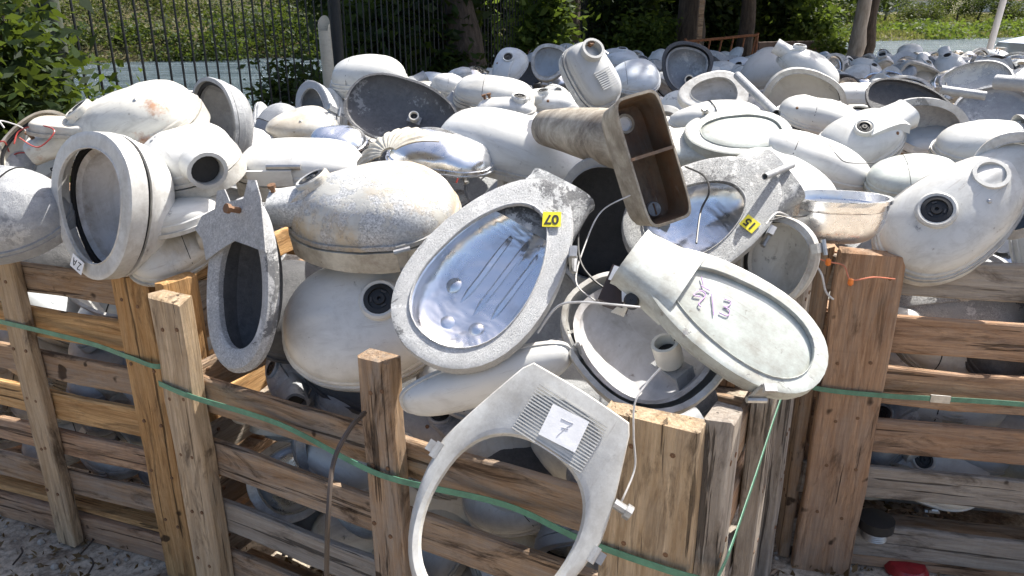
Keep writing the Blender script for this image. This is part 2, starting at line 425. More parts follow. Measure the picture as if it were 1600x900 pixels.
        cc = MB().revolve([(r, -.006), (r*.98, .009), (r*.72, .010), (r*.68, .005), (r*.40, .005), (r*.36, .009), (r*.14, .009), (r*.12, .003), (.0005, .003)], fm, 24)
        cso = cc.build('photocell_socket', BLACK, root)
        sl_ = MB()
        for q in range(3):
            a = q*2.09; sl_.box(fm @ Vector((cos(a)*r*.53, sin(a)*r*.53, .006)), (r*.1, r*.32, .003), fm.to_3x3() @ Matrix.Rotation(a, 3, 'Z'))
        sl_.build('slot', DARK, cso)
    if not refl and not cut and H > .05 and mat not in (CHROMED, DARK):
        if not cell and random.random() < .5:
            fx = random.uniform(-.45, -.1); sm = MB(); Rr = []
            for i in range(17):
                fy = -.93+1.86*i/16; a_, b_ = dome(fx, fy), dome(fx+.012, fy)
                Rr.append([a_+Vector((0, 0, -.002)), b_+Vector((0, 0, -.002)), b_+Vector((0, 0, .0012)), a_+Vector((0, 0, .0012))])
            sm.loft(Rr, False, True, True).warp(warp).build('seam', RUBBER, root)
        for q in range(random.choice((0, 0, 1, 2))):
            fm = frame(random.uniform(-.7, .6), random.choice((-1, 1))*random.uniform(.35, .75))
            MB().revolve([(.0065, -.003), (.006, .002), (.003, .004), (.0004, .004)], fm, 8).build('screw', random.choice((STEEL, mat, BOLT)), root)
    if latch is None and rim and t_latch < .6: latch = [random.choice((250, 280, 310, 60, 110))]
    if collar:
        fm = frame(*collar[:2]); r, hh = collar[2:4]
        MB().revolve([(r*1.1, -.02), (r*1.1, hh), (r*.85, hh), (r*.8, -.01), (.001, -.01)], fm, 22).build('collar', mat, root)
    if neck:
        nl, nw, nh = neck[:3]; nz = neck[3] if len(neck) > 3 else H*.38
        def rr(x, wx, hx_, zc, e=ne):
            q = []
            for i in range(20):
                t = 2*pi*i/20; c, s = cos(t), sin(t)
                q.append(Vector((x, math.copysign(abs(c)**(2/e), c)*wx/2, zc+math.copysign(abs(s)**(2/e), s)*hx_/2)))
            return q
        x0 = -L/2
        R = [rr(x0+L*.24, nw*1.25, nh*1.2, nz), rr(x0+L*.08, nw*1.1, nh*1.08, nz), rr(x0-nl*.6, nw, nh, nz), rr(x0-nl, nw*1.03, nh*1.03, nz),
             rr(x0-nl, nw*.82, nh*.82, nz), rr(x0-nl*.2, nw*.78, nh*.78, nz)]
        MB().loft(R, False, False, True).warp(warp).build('neck', neck[4] if len(neck) > 4 else mat, root)
        MB().loft([rr(x0-nl*.30, nw*.775, nh*.775, nz), rr(x0-nl*.28, nw*.775, nh*.775, nz)], False, True, True).build('bore_shade', BLACK, root)  # black disc plugging the neck, painted in place of its inner shade
        for q in range(bolts):
            bx = x0-nl*.75+q*nl*.55
            MB().revolve([(.006, 0), (.006, .02), (.010, .02), (.010, .027), (.001, .027)], Matrix.Translation((bx, 0, nz+nh*.5-.002)), 8).build('bolt', BOLT, root)
    elif bolts:
        for q in range(bolts):
            fm = frame(-.72+.16*q, .25)
            MB().revolve([(.006, -.004), (.006, .012), (.010, .012), (.010, .02), (.001, .02)], fm, 8).build('bolt', BOLT, root)
    if latch is not None:
        for th_ in (latch if isinstance(latch, (list, tuple)) else [latch]):
            i = int(th_/360*NSEG) % NSEG; q = o[i]; nn = Vector((q.x, q.y*1.5, 0)).normalized()
            M_ = basis(q+nn*.012+Vector((0, 0, zb-.012)), Vector((0, 0, 1)), nn)
            mm = MB().box(M_ @ Vector((0, 0, 0)), (.06, .022, .006), M_.to_3x3())
            mm.tube([M_ @ Vector((.02, -.018, .006)), M_ @ Vector((.02, .018, .006))], .006, 8)
            mm.box(M_ @ Vector((-.032, 0, .006)), (.01, .022, .014), M_.to_3x3()); mm.build('latch', STEEL, root)
    if side_door:
        mm = MB().box((-.18*L, -.5*W*(1-.2*k)-.004, H*.34), (L*.34, .006, H*.72)); mm.build('door_panel', mat, root)
        MB().tube([(-.20*L, -.5*W*.93, H*.80), (.06*L, -.5*W*.93, H*.80)], .009, 10).build('hinge_pin', STEEL, root)
    if tagtxt:
        txt, tx, ty, tz, ta, sz = tagtxt
        M_ = Matrix.Translation((tx*L, ty*W, tz)) @ Matrix.Rotation(pi, 4, 'X') @ Matrix.Rotation(ta, 4, 'Z')
        to = MB().box((0, 0, 0), (sz*1.1, sz, .0016)).build('number_tag', YTAG, root); to.matrix_local = M_
        cu = bpy.data.curves.new('lettering', 'FONT'); cu.body = txt; cu.size = sz*.86; cu.align_x = 'CENTER'; cu.align_y = 'CENTER'; cu.extrude = .0003; cu.offset = .0007
        cu.materials.append(INK); tmp = bpy.data.objects.new('lettering', cu); lo = bpy.data.objects.new('lettering', bpy.data.meshes.new_from_object(tmp)); bpy.data.objects.remove(tmp)
        col.objects.link(lo); lo.parent = to; lo.location = (0, 0, .0013)
    for q in range(wires):
        a0 = Vector((random.uniform(-.3, .2)*L, random.uniform(-.25, .25)*W, H*.3)); P_ = [a0]
        for _ in range(4): P_.append(P_[-1]+Vector((random.uniform(-.05, .05), random.uniform(-.05, .05), random.uniform(-.05, .01))))
        MB().tube(catmull(P_, 5), .0022, 6).build('wire', [REDW, GREYW, BLACK][q % 3], root)
    if reserve: HAND.append((Vector(pos), max(L, W)*.5))
    return root
def A(a, z=0):                                # a direction seen from the standpoint: angle across the view, z towards it
    return cv(cos(radians(a)), sin(radians(a)), z)

# ------------------------------------------------------------------ crates
def plank(root, name, p0, p1, wd, w_, t_, mat, jit=.004, taper=0, label=None):
    p0, p1 = Vector(p0), Vector(p1); X = (p1-p0); Ln = X.length; X.normalize()
    Y = (Vector(wd)-X*Vector(wd).dot(X)).normalized(); Z = X.cross(Y)
    m = MB(); n = 7; rings = []
    for i in range(n+1):
        x = Ln*i/n; jy = random.uniform(-jit, jit)*.8; jz = random.uniform(-jit, jit)*.4
        e = random.uniform(-.008, .008) if i in (0, n) else 0
        wa, wb = w_/2+random.uniform(-jit, jit)*.6-taper*i/n, w_/2+random.uniform(-jit, jit)*.6-taper*i/n
        c = .004
        q = [(-wa+c, -t_/2), (wb-c, -t_/2), (wb, -t_/2+c), (wb, t_/2-c), (wb-c, t_/2), (-wa+c, t_/2), (-wa, t_/2-c), (-wa, -t_/2+c)]
        rings.append([Vector((x+e+(random.uniform(-.009, .009) if i in (0, n) else 0), y+jy, z+jz)) for y, z in q])
    m.loft(rings, False, True, True)
    o = m.build(name, mat, root, 25)
    M_ = Matrix((X, Y, Z)).transposed().to_4x4(); M_.translation = p0; o.matrix_local = M_
    if label: o['label'] = label
    # nail heads near both ends
    if name in ('slat', 'post'):
        nl = MB()
        for xx in ((.045, Ln-.045) if name == 'slat' else (.2, .36, .52, .69, Ln-.07)):
            for yy in (-w_*.25, w_*.22):
                for zz in (-1, 1):
                    M_n = Matrix.Translation((xx+random.uniform(-.012, .012), yy+random.uniform(-.012, .012), zz*t_/2)) @ Matrix.Rotation(0 if zz > 0 else pi, 4, 'X')
                    nl.revolve([(.0058, -.003), (.005, .0018), (.0005, .0022)], M_n, 7)
        nl.build('nail', BOLT, o)['kind'] = 'stuff'
    return o
UZ = Vector((0, 0, 1))
def crate(orig, ang, ln, dep, H_, slats, label, front_posts, mats, side_posts=(), left_side=True, right_side=True, back=True, sh=.11, group='slatted wooden pallet crates'):
    M_ = Matrix.Translation(orig) @ Matrix.Rotation(ang, 4, 'Z')
    root = empty('wooden_crate', M_, label, 'crate', group)
    T = .022
    def s_mat(): return random.choice(mats)
    for zc in slats:
        h = sh*random.uniform(.93, 1.05)
        plank(root, 'slat', (.0, T*.5+.001, zc+random.uniform(-.006, .006)), (ln, T*.5+.001, zc+random.uniform(-.006, .006)), UZ, h, T, s_mat())
        if right_side: plank(root, 'slat', (ln-T*.5-.002, T+.004, zc), (ln-T*.5-.002, dep, zc), UZ, h, T, s_mat())
        if left_side: plank(root, 'slat', (T*.5+.002, dep, zc), (T*.5+.002, T+.004, zc), UZ, h, T, s_mat())
        if back: plank(root, 'slat', (ln, dep+T*.5+.002, zc), (0, dep+T*.5+.002, zc), UZ, h, T, s_mat())
    for x, w_, z1, mt, lean, tk in front_posts:
        plank(root, 'post', (x, -tk*.5-.002, .0), (x+lean, -tk*.5-.002, z1), Vector((1, 0, 0)), w_, tk, mt, .004)
    for side, y, w_, z1, mt, tk in side_posts:
        xx = -tk*.5-.002 if side == 'l' else ln+tk*.5+.002
        plank(root, 'post', (xx, y, 0), (xx, y, z1), Vector((0, 1, 0)), w_, tk, mt, .004)
    for y in np.linspace(.08, dep-.08, 5):       # the pallet deck under the load
        plank(root, 'deck_board', (.03, y, .105), (ln-.03, y, .105), Vector((0, 1, 0)), .11, .02, s_mat())
    for y in (.05, dep*.5, dep-.05):
        plank(root, 'bearer', (.02, y, .046), (ln-.02, y, .046), Vector((0, 1, 0)), .08, .09, s_mat())
    return root

# middle crate
A0 = at(255, 455, z=.95); B0 = at(1098, 655, z=.95)
MID_ANG = math.atan2(B0.y-A0.y, B0.x-A0.x); MID_L = (B0.xy-A0.xy).length
mid_o = Vector((A0.x, A0.y, 0))
WM = [WOOD_B, WOOD_G, WOOD_R, WOOD_G, WOOD_B]
crate(mid_o, MID_ANG, MID_L, .86, .95, (.69, .505, .335, .175), 'weathered slatted crate in the centre with an oval frame hung over its front',
      [(.055, .105, .95, WOOD_T, 0, .045), (.675, .085, .93, WOOD_B, -.012, .04), (MID_L-.075, .165, .955, WOOD_T, 0, .04)], WM,
      [('r', .03, .075, .95, WOOD_G, .05), ('r', .50, .08, .93, WOOD_G, .045), ('r', .83, .09, .97, WOOD_G, .05), ('l', .05, .10, .96, WOOD_O, .03)], sh=.098)
# left crate
LB = at(243, 432, z=.95); LA = at(0, 396, z=.955); L_ANG = math.atan2(LB.y-LA.y, LB.x-LA.x); L_L = 1.25
lo_ = Vector((LB.x-cos(L_ANG)*L_L, LB.y-sin(L_ANG)*L_L, 0))
crate(lo_, L_ANG, L_L, .9, .95, (.885, .755, .625, .495, .365, .225), 'brown slatted crate at left holding the round ringed lamp head',
      [(L_L-.062, .118, .955, WOOD_O, 0, .03), (L_L-.50, .075, .955, WOOD_T, 0, .035), (L_L-1.17, .1, .95, WOOD_B, 0, .03)], [WOOD_B, WOOD_R, WOOD_O],
      [('r', .06, .11, .95, WOOD_O, .03)], sh=.086)
# right crate
RA = at(1308, 388, z=1.0); RB = at(1600, 415, z=.98); R_ANG = math.atan2(RB.y-RA.y, RB.x-RA.x)
ro_ = Vector((RA.x, RA.y, 0))
crate(ro_, R_ANG, 1.25, .95, 1.0, (.925, .765, .61, .455, .30, .10), 'reddish slatted crate at right with a wide dark-grained corner post',
      [(.085, .165, 1.0, WOOD_R, 0, .035), (.95, .09, .98, WOOD_R, 0, .035)], [WOOD_R, WOOD_G, WOOD_R, WOOD_B],
      [('l', .05, .09, 1.0, WOOD_B, .03), ('l', .22, .10, 1.0, WOOD_B, .03), ('l', .86, .09, .98, WOOD_B, .03)], sh=.106)
# a crate behind, its boards peeping out between the heads
BK = at(1352, 283, z=.93)
crate(Vector((BK.x-.55, BK.y+.02, 0)), radians(-12), 1.2, .9, .95, (.90, .74, .58, .42, .26), 'slatted crate buried under the pile behind the right crate',
      [(.06, .1, .93, WOOD_R, 0, .03), (1.14, .1, .93, WOOD_R, 0, .03)], [WOOD_R, WOOD_O])
# loose board ends between the left and middle crates
for (u0, v0, u1, v1, d_, w_, mt, lb) in ((236, 436, 290, 418, 2.02, .05, WOOD_O, 'orange board end wedged between the left and middle crates'),
                                (262, 448, 322, 424, 2.0, .045, WOOD_G, 'greyed board end beside the mottled oval frame on the middle crate'),
                                (1215, 470, 1262, 418, 1.86, .10, WOOD_G, 'splintered greyed board end leaning by the chrome bowl')):
    p0, p1 = at(u0, v0, d_), at(u1, v1, d_+.16)
    rt = empty('loose_board', Matrix.Translation(p0-Vector((0, 0, .06))), lb, 'board')
    plank(rt, 'board', (0, 0, 0), p1-p0, Vector((0, 0, 1)), w_*1.6, .03, mt, .006)

# ------------------------------------------------------------------ straps
def strap(pts, label, w_=.0145, name='green_strap'):
    P = catmull(pts, 6); m = MB(); r = []
    for i, p in enumerate(P):
        t = (P[min(i+1, len(P)-1)]-P[max(0, i-1)]).normalized(); out = t.cross(UZ).normalized()
        z = UZ*(w_/2); r.append([p-z, p+z, p+z+out*.0016, p-z+out*.0016])
    m.loft(r, False, True, True); o = m.build(name, GREENSTRAP); tag(o, label, 'strap', 'green straps round the crates')
    # weld seal
    return o
def loc_(orig, ang, x, y, z): return orig + Vector((x*cos(ang)-y*sin(ang), x*sin(ang)+y*cos(ang), z))
def mp(x, y, z): return loc_(mid_o, MID_ANG, x, y, z)
strap([mp(.0, -.053, .725), mp(.12, -.052, .715), mp(.35, -.012, .685), mp(.60, -.045, .672), mp(.72, -.048, .668), mp(.95, -.014, .665), mp(1.14, -.046, .668), mp(MID_L+.03, -.05, .67),
       mp(MID_L+.058, -.02, .67), mp(MID_L+.06, .2, .70), mp(MID_L+.06, .5, .77), mp(MID_L+.06, .84, .80)], 'green strap round the middle crate, running up its right side')
def lp(x, y, z): return loc_(lo_, L_ANG, x, y, z)
strap([lp(-.02, -.036, .79), lp(.3, -.03, .775), lp(.74, -.042, .765), lp(1.0, -.02, .735), lp(1.16, -.036, .722), lp(1.262, -.036, .715), lp(1.272, .1, .715)], 'green strap across the orange corner post of the left crate')
def rp(x, y, z): return loc_(ro_, R_ANG, x, y, z)
strap([rp(-.034, .25, .64), rp(-.034, .02, .615), rp(-.02, -.042, .61), rp(.17, -.042, .603), rp(.5, -.03, .605), rp(.9, -.042, .60), rp(1.24, -.03, .60)], 'green strap across the wide post of the right crate')
MB().box((0, 0, 0), (.05, .005, .021)).build('strap_seal', STEEL, None, 35, Matrix.Translation(rp(.31, -.038, .604)) @ Matrix.Rotation(R_ANG, 4, 'Z'))
tag(bpy.data.objects['strap_seal'], 'small crimped metal seal on the green strap of the right crate', 'strap seal')

# ------------------------------------------------------------------ hand placed lamp heads
def V(x, y, z): return cv(x, y, z)
GR = (.035, .93, None)
# --- left crate
r1 = lamp(at(178, 322, 1.93), A(84, -.15), V(.50, .10, -.86), .345, .31, .13, 'white round lamp head with open ring front and black gasket on the left crate', mat=CLEAN, k=.16, p=2.1,
     rim=(.045, .81, CLEAN), gap=.012, refl=(.80, .10, INNER), holder=(-.22, .05, .045, .027, .05, .5), dent=.002)
lamp(at(210, 203, 2.22), A(16, .05), V(-.28, .70, .62), .40, .245, .12, 'closed oval lamp head with rust spots on top of the left pile', mat=RUSTY, k=.32, rim=(.045, .9, WHITE), lens=(.02, CREAM),
     cell=(-.52, .05, .03), neck=(.09, .09, .07), bolts=2, latch=310)
lamp(at(338, 200, 2.42), A(70), V(.62, .15, -.72), .29, .25, .10, 'open galvanised shell with round bead rim behind the rust spotted head', mat=GALV, k=.1, rim=(.012, .97, GALV), dent=.006, th=.006)
lamp(at(300, 258, z=1.2), V(-.55, .28, -.75), V(-.2, .75, .5), .30, .25, .11, 'white lamp head with a round black pipe mouth facing forward', mat=CLEAN, k=.1, ne=2, neck=(.04, .095, .09, .03), rim=(.04, .92, WHITE), lens=(.03, WHITE))
lamp(at(62, 235, z=1.2), A(60, .3), V(.1, -.35, -.9), .24, .22, .09, 'rust stained open fitting with tangled red wires at the far left', mat=RUSTY, k=.05, rim=(.01, .95, DIRTY), wires=3, holder=(.1, 0, .02, .022, .04, .2))
lamp(at(105, 205, z=1.27), A(190), V(.1, .8, .4), .18, .11, .03, 'flat white gear tray above the red wires', mat=DIRTY, p=4, k=0)
lamp(at(8, 335, 2.0), A(170), V(-.1, .55, .82), .36, .26, .12, 'dull grey metal dome cut by the left edge of the photo', mat=GALV, k=.1, rim=(.03, .9, GALV))
lamp(at(18, 268, z=1.12), A(120), V(-.3, .6, .6), .24, .2, .09, 'small dark grey dome behind the dull grey dome', mat=GALV, k=.1)
lamp(at(270, 350, 2.0), A(20), V(-.2, .8, .4), .26, .20, .07, 'flaking pale cover tucked behind the round ringed head', mat=PEEL2)
lamp(at(275, 395, 2.0), A(200, .3), V(.1, .5, .8), .24, .16, .07, 'broken cream socket housing below the pale cover', mat=DIRTY, neck=(.06, .08, .08, .03))
# --- box shaped unit and mottled frame
lamp(at(470, 262, z=1.17), A(6), V(.02, .80, .58), .35, .20, .075, 'long white lamp head with a hinged side door', mat=CLEAN, p=3.0, k=.05, side_door=True, rim=(.05, .9, WHITE), lens=(.02, WHITE))
# --- central group
lamp(at(584, 338, 1.78), A(8, .12), V(-.10, .83, .55), .385, .30, .125, 'closed oval lamp head with grey mottled peeling paint and yellow stains', mat=YELP, k=.22, p=2.1,
     rim=(.05, .9, CREAM), lens=(.045, CREAM), cell=(-.62, .04, .03), neck=(.03, .10, .07), bolts=1, latch=300, gap=.004)
lamp(at(575, 502, 1.80), A(184, .05), V(-.12, .30, .95), .40, .30, .10, 'smooth white dome with a black socket under the peeling oval head', mat=CLEAN, k=.05, cell=(-.28, -.12, .035), rim=(.03, .9, WHITE), latch=200)
lamp(at(690, 247, z=1.19), A(-14), V(.08, .86, .5), .30, .22, .085, 'crumpled shiny silver reflector lying dome up', 'reflector', CHROMED, k=.05, p=2.6, dent=.012, rim=(.006, .9, CHROMED), cat='reflector')
lamp(at(798, 238, z=1.19), A(-22, .1), V(.12, .76, .62), .45, .25, .125, 'big smooth white dome behind the crumpled silver reflector', mat=CLEAN, k=.0, p=2.7, rim=(.02, .92, WHITE), dent=.002)
# --- centre: open aluminium head with number tag
lamp(at(768, 425, 1.52), A(-124, .12), V(.10, -.42, -.90), .43, .265, .085, 'open oxidised aluminium head with bright ribbed reflector and upside down yellow tag', mat=ZINC, k=.22, p=2.15,
     rim=(.026, (.775, .07), ZINCL), refl=(.86, .045, CHROME), bars=4, dent=.003, neck=(.035, .15, .07, .03), skirt=0, tagtxt=('07', -.34, -.17, -.0345, radians(-58), .033))
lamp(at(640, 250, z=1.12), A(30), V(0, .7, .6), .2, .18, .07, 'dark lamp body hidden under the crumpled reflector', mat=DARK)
lamp(at(760, 590, 1.50), A(200, .1), V(.16, -.50, .84), .335, .095, .05, 'long white trough shaped cover lying across the crate front', 'lamp_cover', CLEAN, k=.0, p=2.8, cat='lamp cover', dent=.0015, latch=185)
# --- open bowl with lamp holder
lamp(at(1000, 530, 1.50), A(-52, .2), V(.12, -.60, -.80), .33, .26, .105, 'open white housing with grey reflector, cream lamp holder and loose wiring', mat=WHITE, k=.12, p=2.3,
     rim=(.010, .96, WHITE), refl=(.80, .06, INNER), holder=(.18, -.06, -.005, .027, .055, .35), wires=0)
# --- right: cover with purple writing
cov = lamp(at(1135, 500, 1.42), A(-37, .1), V(-.16, -.50, -.85), .365, .195, .06, 'white lamp head turned lens up with purple handwriting on its cloudy glass', mat=GREEN, k=.18, p=2.2,
     skirt=0, rim=(.024, (.79, .08), GREEN), lens=(.004, LENS), dent=.002, neck=(.03, .13, .07, .0))
lamp(at(1098, 342, 1.83), A(-150, .1), V(.05, -.35, -.90), .38, .25, .09, 'mottled dark aluminium head with a yellow fifteen tag', mat=ZINC, k=.2, p=2.2,
     rim=(.035, (.66, .08), ZINC), refl=(.78, .05, CHROME), neck=(.05, .15, .08, .02), skirt=0, tagtxt=('15', -.17, -.32, -.0435, radians(-75), .033))
lamp(at(1216, 408, 1.84), A(64), V(.66, .1, -.70), .20, .17, .07, 'white open housing with white inner box beside the purple marked head', mat=CLEAN, k=.1, rim=(.02, .93, WHITE), refl=(.82, .05, WHITE))
lamp(at(1150, 222, z=1.2), A(8), V(-.04, -.62, -.78), .33, .20, .07, 'pale greenish lamp head lying lens up behind the rusty box', mat=GREEN, k=.15, p=2.3, rim=(.035, (.78, .03), GREEN), lens=(.012, LENS), neck=(.05, .14, .06, .01))
lamp(at(1268, 262, z=1.13), A(-38), V(.2, .75, .6), .36, .2, .10, 'plain white curved dome left of the chrome bowl', mat=CLEAN, k=0, p=2.2, dent=.002)
lamp(at(1222, 300, z=1.10), A(-60), V(.05, .65, .75), .34, .22, .09, 'chalky white dome under the plain white dome', mat=PEEL2, k=.1)
lamp(at(1312, 309, 1.93), V(1, -.05, .1), V(.0, -.95, -.30), .232, .17, .125, 'shiny metal bowl reflector standing on the right crate post', 'reflector', CHROMED, k=.0, p=2.3, pw=.55, dent=.004, cat='reflector')
# --- right crate top
lamp(at(1492, 335, 2.03), A(214, .12), V(-.28, .36, .88), .43, .25, .10, 'large white lamp head with black socket and broken square neck on the right crate', mat=WHITE, k=.18, p=2.2,
     cell=(.32, -.12, .036), neck=(.045, .13, .09, .02), rim=(.03, .92, WHITE), lens=(.03, WHITE), dent=.003, collar=(-.45, -.05, .04, .006))
lamp(at(1425, 283, z=1.12), A(-10, .2), V(-.2, .72, .5), .25, .22, .06, 'greenish white closed lamp head with clip behind the large socketed head', mat=GREEN, k=.1, rim=(.012, .92, CREAM), lens=(.08, GREEN), latch=(120, 300))
lamp(at(1345, 222, z=1.17), A(-150, .1), V(-.15, .55, .75), .30, .21, .09, 'white lamp head with small black socket and dangling thread', mat=CLEAN, k=.12, p=2.4, cell=(.15, .15, .024), neck=(.04, .10, .08, .02), rim=(.03, .9, WHITE))
lamp(at(1262, 112, z=1.27), A(-40), V(.3, .62, .6), .34, .24, .11, 'white lamp head with black socket standing high near the leaning trunk', mat=CLEAN, k=.15, cell=(-.62, .1, .026), neck=(.05, .08, .07), rim=(.02, .93, WHITE))
lamp(at(1255, 158, z=1.2), A(-28), V(.1, .5, -.8), .36, .27, .08, 'half round white shell with flaking inside', mat=PEEL2, k=.05, rim=(.02, .9, WHITE), latch=60)
lamp(at(1335, 157, z=1.17), A(-3), V(0, .9, .35), .28, .2, .09, 'small plain white loaf shaped dome', mat=CLEAN, p=2.8, k=0)
lamp(at(1425, 168, z=1.19), A(-25), V(-.05, -.35, -.92), .40, .26, .03, 'dark grey oval plate standing on edge', 'lamp_cover', DARK, k=.0, p=2.1, cat='lamp cover')
lamp(at(1445, 198, z=1.16), A(-15), V(.1, .3, -.95), .31, .20, .06, 'grey framed open tray with white edge in front of the dark plate', mat=GALV, k=.05, rim=(.02, .8, PEEL2))
lamp(at(1555, 178, z=1.17), A(10), V(.1, -.3, -.9), .34, .26, .04, 'large pale grey oval plate standing at the right', 'lamp_cover', GALV, k=.05, cat='lamp cover')
lamp(at(1525, 125, z=1.17), A(12), V(.1, -.45, -.85), .44, .26, .07, 'light grey open tray with crumbly cream deposit', 'lamp_cover', PEEL, k=.1, rim=(.01, .95, GALV), cat='lamp cover')
lamp(at(1545, 232, z=1.16), A(195, -.3), V(-.1, .8, .6), .34, .22, .09, 'white lamp head with a dark square neck mouth at the right edge', mat=CLEAN, k=.1, neck=(.08, .14, .11, .03), rim=(.02, .9, WHITE))
lamp(at(1450, 220, z=1.1), A(8), V(-.1, .6, .75), .24, .14, .05, 'bluish ribbed cover beside the dark square mouth', 'lamp_cover', BLUISH, p=3, k=0, cat='lamp cover')
lamp(at(1592, 290, 2.02), A(70), V(.5, .2, -.8), .26, .22, .08, 'white rimmed open shell cut by the right edge of the photo', mat=BLUISH, rim=(.025, .85, WHITE))
lamp(at(1560, 262, z=1.1), A(30), V(0, .7, .7), .26, .2, .08, 'white dome above the broken square neck', mat=WHITE)
# --- behind the centre
lamp(at(578, 128, z=1.25), A(-8), V(-.05, .82, .5), .38, .28, .14, 'tall white dome with a clip near the white pipe', mat=CLEAN, k=-.1, rim=(.03, .9, WHITE), latch=280)
lamp(at(628, 172, z=1.22), A(160), V(.05, -.30, -.95), .46, .27, .09, 'dark galvanised half shell with a round hole', mat=MIDG, k=.2, holder=(-.1, 0, .03, .02, .03, .1), dent=.006)
lamp(at(498, 172, z=1.22), A(-50), V(.5, -.2, -.8), .26, .14, .07, 'tilted narrow rim with a dark lamp cavity', mat=GALV, rim=(.03, .72, GALV), k=.0)
lamp(at(470, 203, z=1.16), A(10), V(-.1, .7, .6), .26, .2, .07, 'open cream housing with a dark retaining band', mat=DIRTY, rim=(.03, .9, GALV), latch=270)
lamp(at(432, 198, z=1.12), A(70), V(-.4, .5, .7), .22, .18, .08, 'small grey galvanised dome left of the banded housing', mat=GALV)
lamp(at(528, 226, z=1.14), A(-5), V(0, .8, .5), .2, .16, .07, 'small shiny dome beside the fluted shell', 'reflector', CHROMED, cat='reflector')
lamp(at(772, 150, z=1.23), A(-4, .1), V(.05, .62, .75), .34, .18, .08, 'long white cover with rounded end behind the big smooth dome', mat=WHITE, p=3, k=0, rim=(.02, .9, WHITE))
lamp(at(702, 138, z=1.22), A(20), V(.2, .8, .5), .18, .15, .07, 'small white cap beside the dark half shell', mat=WHITE)
lamp(at(790, 172, z=1.2), A(-18), V(-.05, .8, .55), .24, .12, .05, 'white slip fitter with two rusty bolts and a black socket', mat=WHITE, p=3, k=0, cell=(.5, .1, .026), bolts=2)
lamp(at(868, 165, z=1.18), A(5), V(.05, .7, .6), .26, .14, .06, 'white arm end with a black socket left of the upright fixture', mat=WHITE, cell=(-.45, .2, .022), neck=(.05, .07, .07))
lamp(at(795, 106, z=1.2), A(70), V(-.1, .35, .9), .30, .22, .1, 'bluish shaded head with black socket below the big trunk', mat=BLUISH, cell=(.1, 0, .03))  # tree shade on these back heads is painted in as a bluish tone
lamp(at(858, 100, z=1.2), A(70), V(.2, -.2, -.95), .28, .26, .1, 'round shaded open housing behind the upright fixture', mat=BLUISH, rim=(.02, .85, WHITE))
lamp(at(968, 98, z=1.2), A(0), V(0, .8, .5), .30, .25, .1, 'shaded white dome behind the rusty box', mat=BLUISH, cell=(.1, .1, .03))
lamp(at(990, 125, z=1.19), A(0), V(-.1, .6, .75), .30, .28, .1, 'bluish shaded round dome above the rusty box', mat=BLUISH)
lamp(at(1072, 108, z=1.22), A(80), V(.1, -.1, -1), .34, .30, .1, 'dark round open head with lamp parts inside', mat=DARK, rim=(.02, .9, DARK), refl=(.8, .07, GALV), holder=(-.2, .1, .0, .03, .06, .3))
lamp(at(1112, 150, z=1.18), A(10), V(-.05, -.35, -.9), .34, .22, .08, 'white oval ring with an empty opening behind the rusty box', mat=CLEAN, rim=(.03, .7, WHITE), refl=(.8, .05, INNER))
lamp(at(1195, 112, z=1.22), A(40), V(-.2, .5, .8), .36, .26, .11, 'grey blue dome beside the high standing white head', mat=GREYP)
lamp(at(1120, 190, z=1.2), A(10), V(0, .8, .6), .36, .16, .08, 'long white dome just right of the rusty box', mat=CLEAN, k=0)
lamp(at(950, 285, z=1.06), A(-15), V(.1, .7, .6), .28, .22, .07, 'dirty white cover beneath the beige arm', mat=DIRTY)
lamp(at(915, 175, z=1.15), A(20), V(.1, .7, .6), .3, .2, .07, 'white cover below the upright fixture', mat=WHITE)
lamp(at(1280, 190, z=1.14), A(-30), V(.1, .7, .6), .36, .22, .1, 'broad white dome below the half round shell', mat=CLEAN, k=0)
lamp(at(945, 350, 1.95), A(60), V(.3, .4, -.8), .34, .26, .1, 'dark filler shell in the shaded gap between the two tagged heads', mat=DARK, rim=(.015, .9, GALV))  # dark metal puts the cavity's shade into this filler

# upright small fixture
ux = lamp(at(924, 118, 2.25), A(-60), V(.30, .18, .92), .19, .125, .05, 'small upright grey head with a round pipe collar and ribbed plate', mat=GREYP, p=3.2, k=.05, collar=(-.52, .1, .03, .022),
     rim=(.03, .85, GALV), bolts=1, dent=.001)
rb = MB()
for i in range(9): rb.box((.012+i*.0065, 0, .0575), (.003, .055, .004))
rb.build('ribbed_plate', GREYP, ux)

# handwriting on the cloudy lens, on the ring head and a raised seven
def scribble(parent, strokes, mat, sc, M_, r=.0022, name='handwriting'):
    m = MB()
    for s in strokes:
        m.tube(catmull([M_ @ Vector((x*sc, y*sc, 0)) for x, y in s], 4), r, 6)
    return m.build(name, mat, parent)
Lm = Matrix.Translation((-.03, .0, -.0262)) @ Matrix.Rotation(pi, 4, 'X') @ Matrix.Rotation(radians(5), 4, 'Z')
scribble(cov, [[(-2.2, 1.6), (-1.7, .9), (-1.9, .8), (-1.0, .8)], [(-1.5, -.2), (-2.1, -.4), (-1.8, .3), (-1.2, .2), (-1.4, -.9), (-1.1, -1.1)], [(-.8, .6), (0.1, -1.2)],
               [(.3, .8), (.9, .9), (.8, .3), (.5, .1), (1.1, .0), (1.1, -.6), (.4, -.7)]], PURPLE, .022, Lm, .0011)
Rm = Matrix.Translation((-.14, -.055, -.0735)) @ Matrix.Rotation(pi, 4, 'X') @ Matrix.Rotation(radians(60), 4, 'Z')
pt = MB().box((0, 0, 0), (.05, .034, .0012)).build('paper_sticker', PAPER, r1); pt.matrix_local = Rm
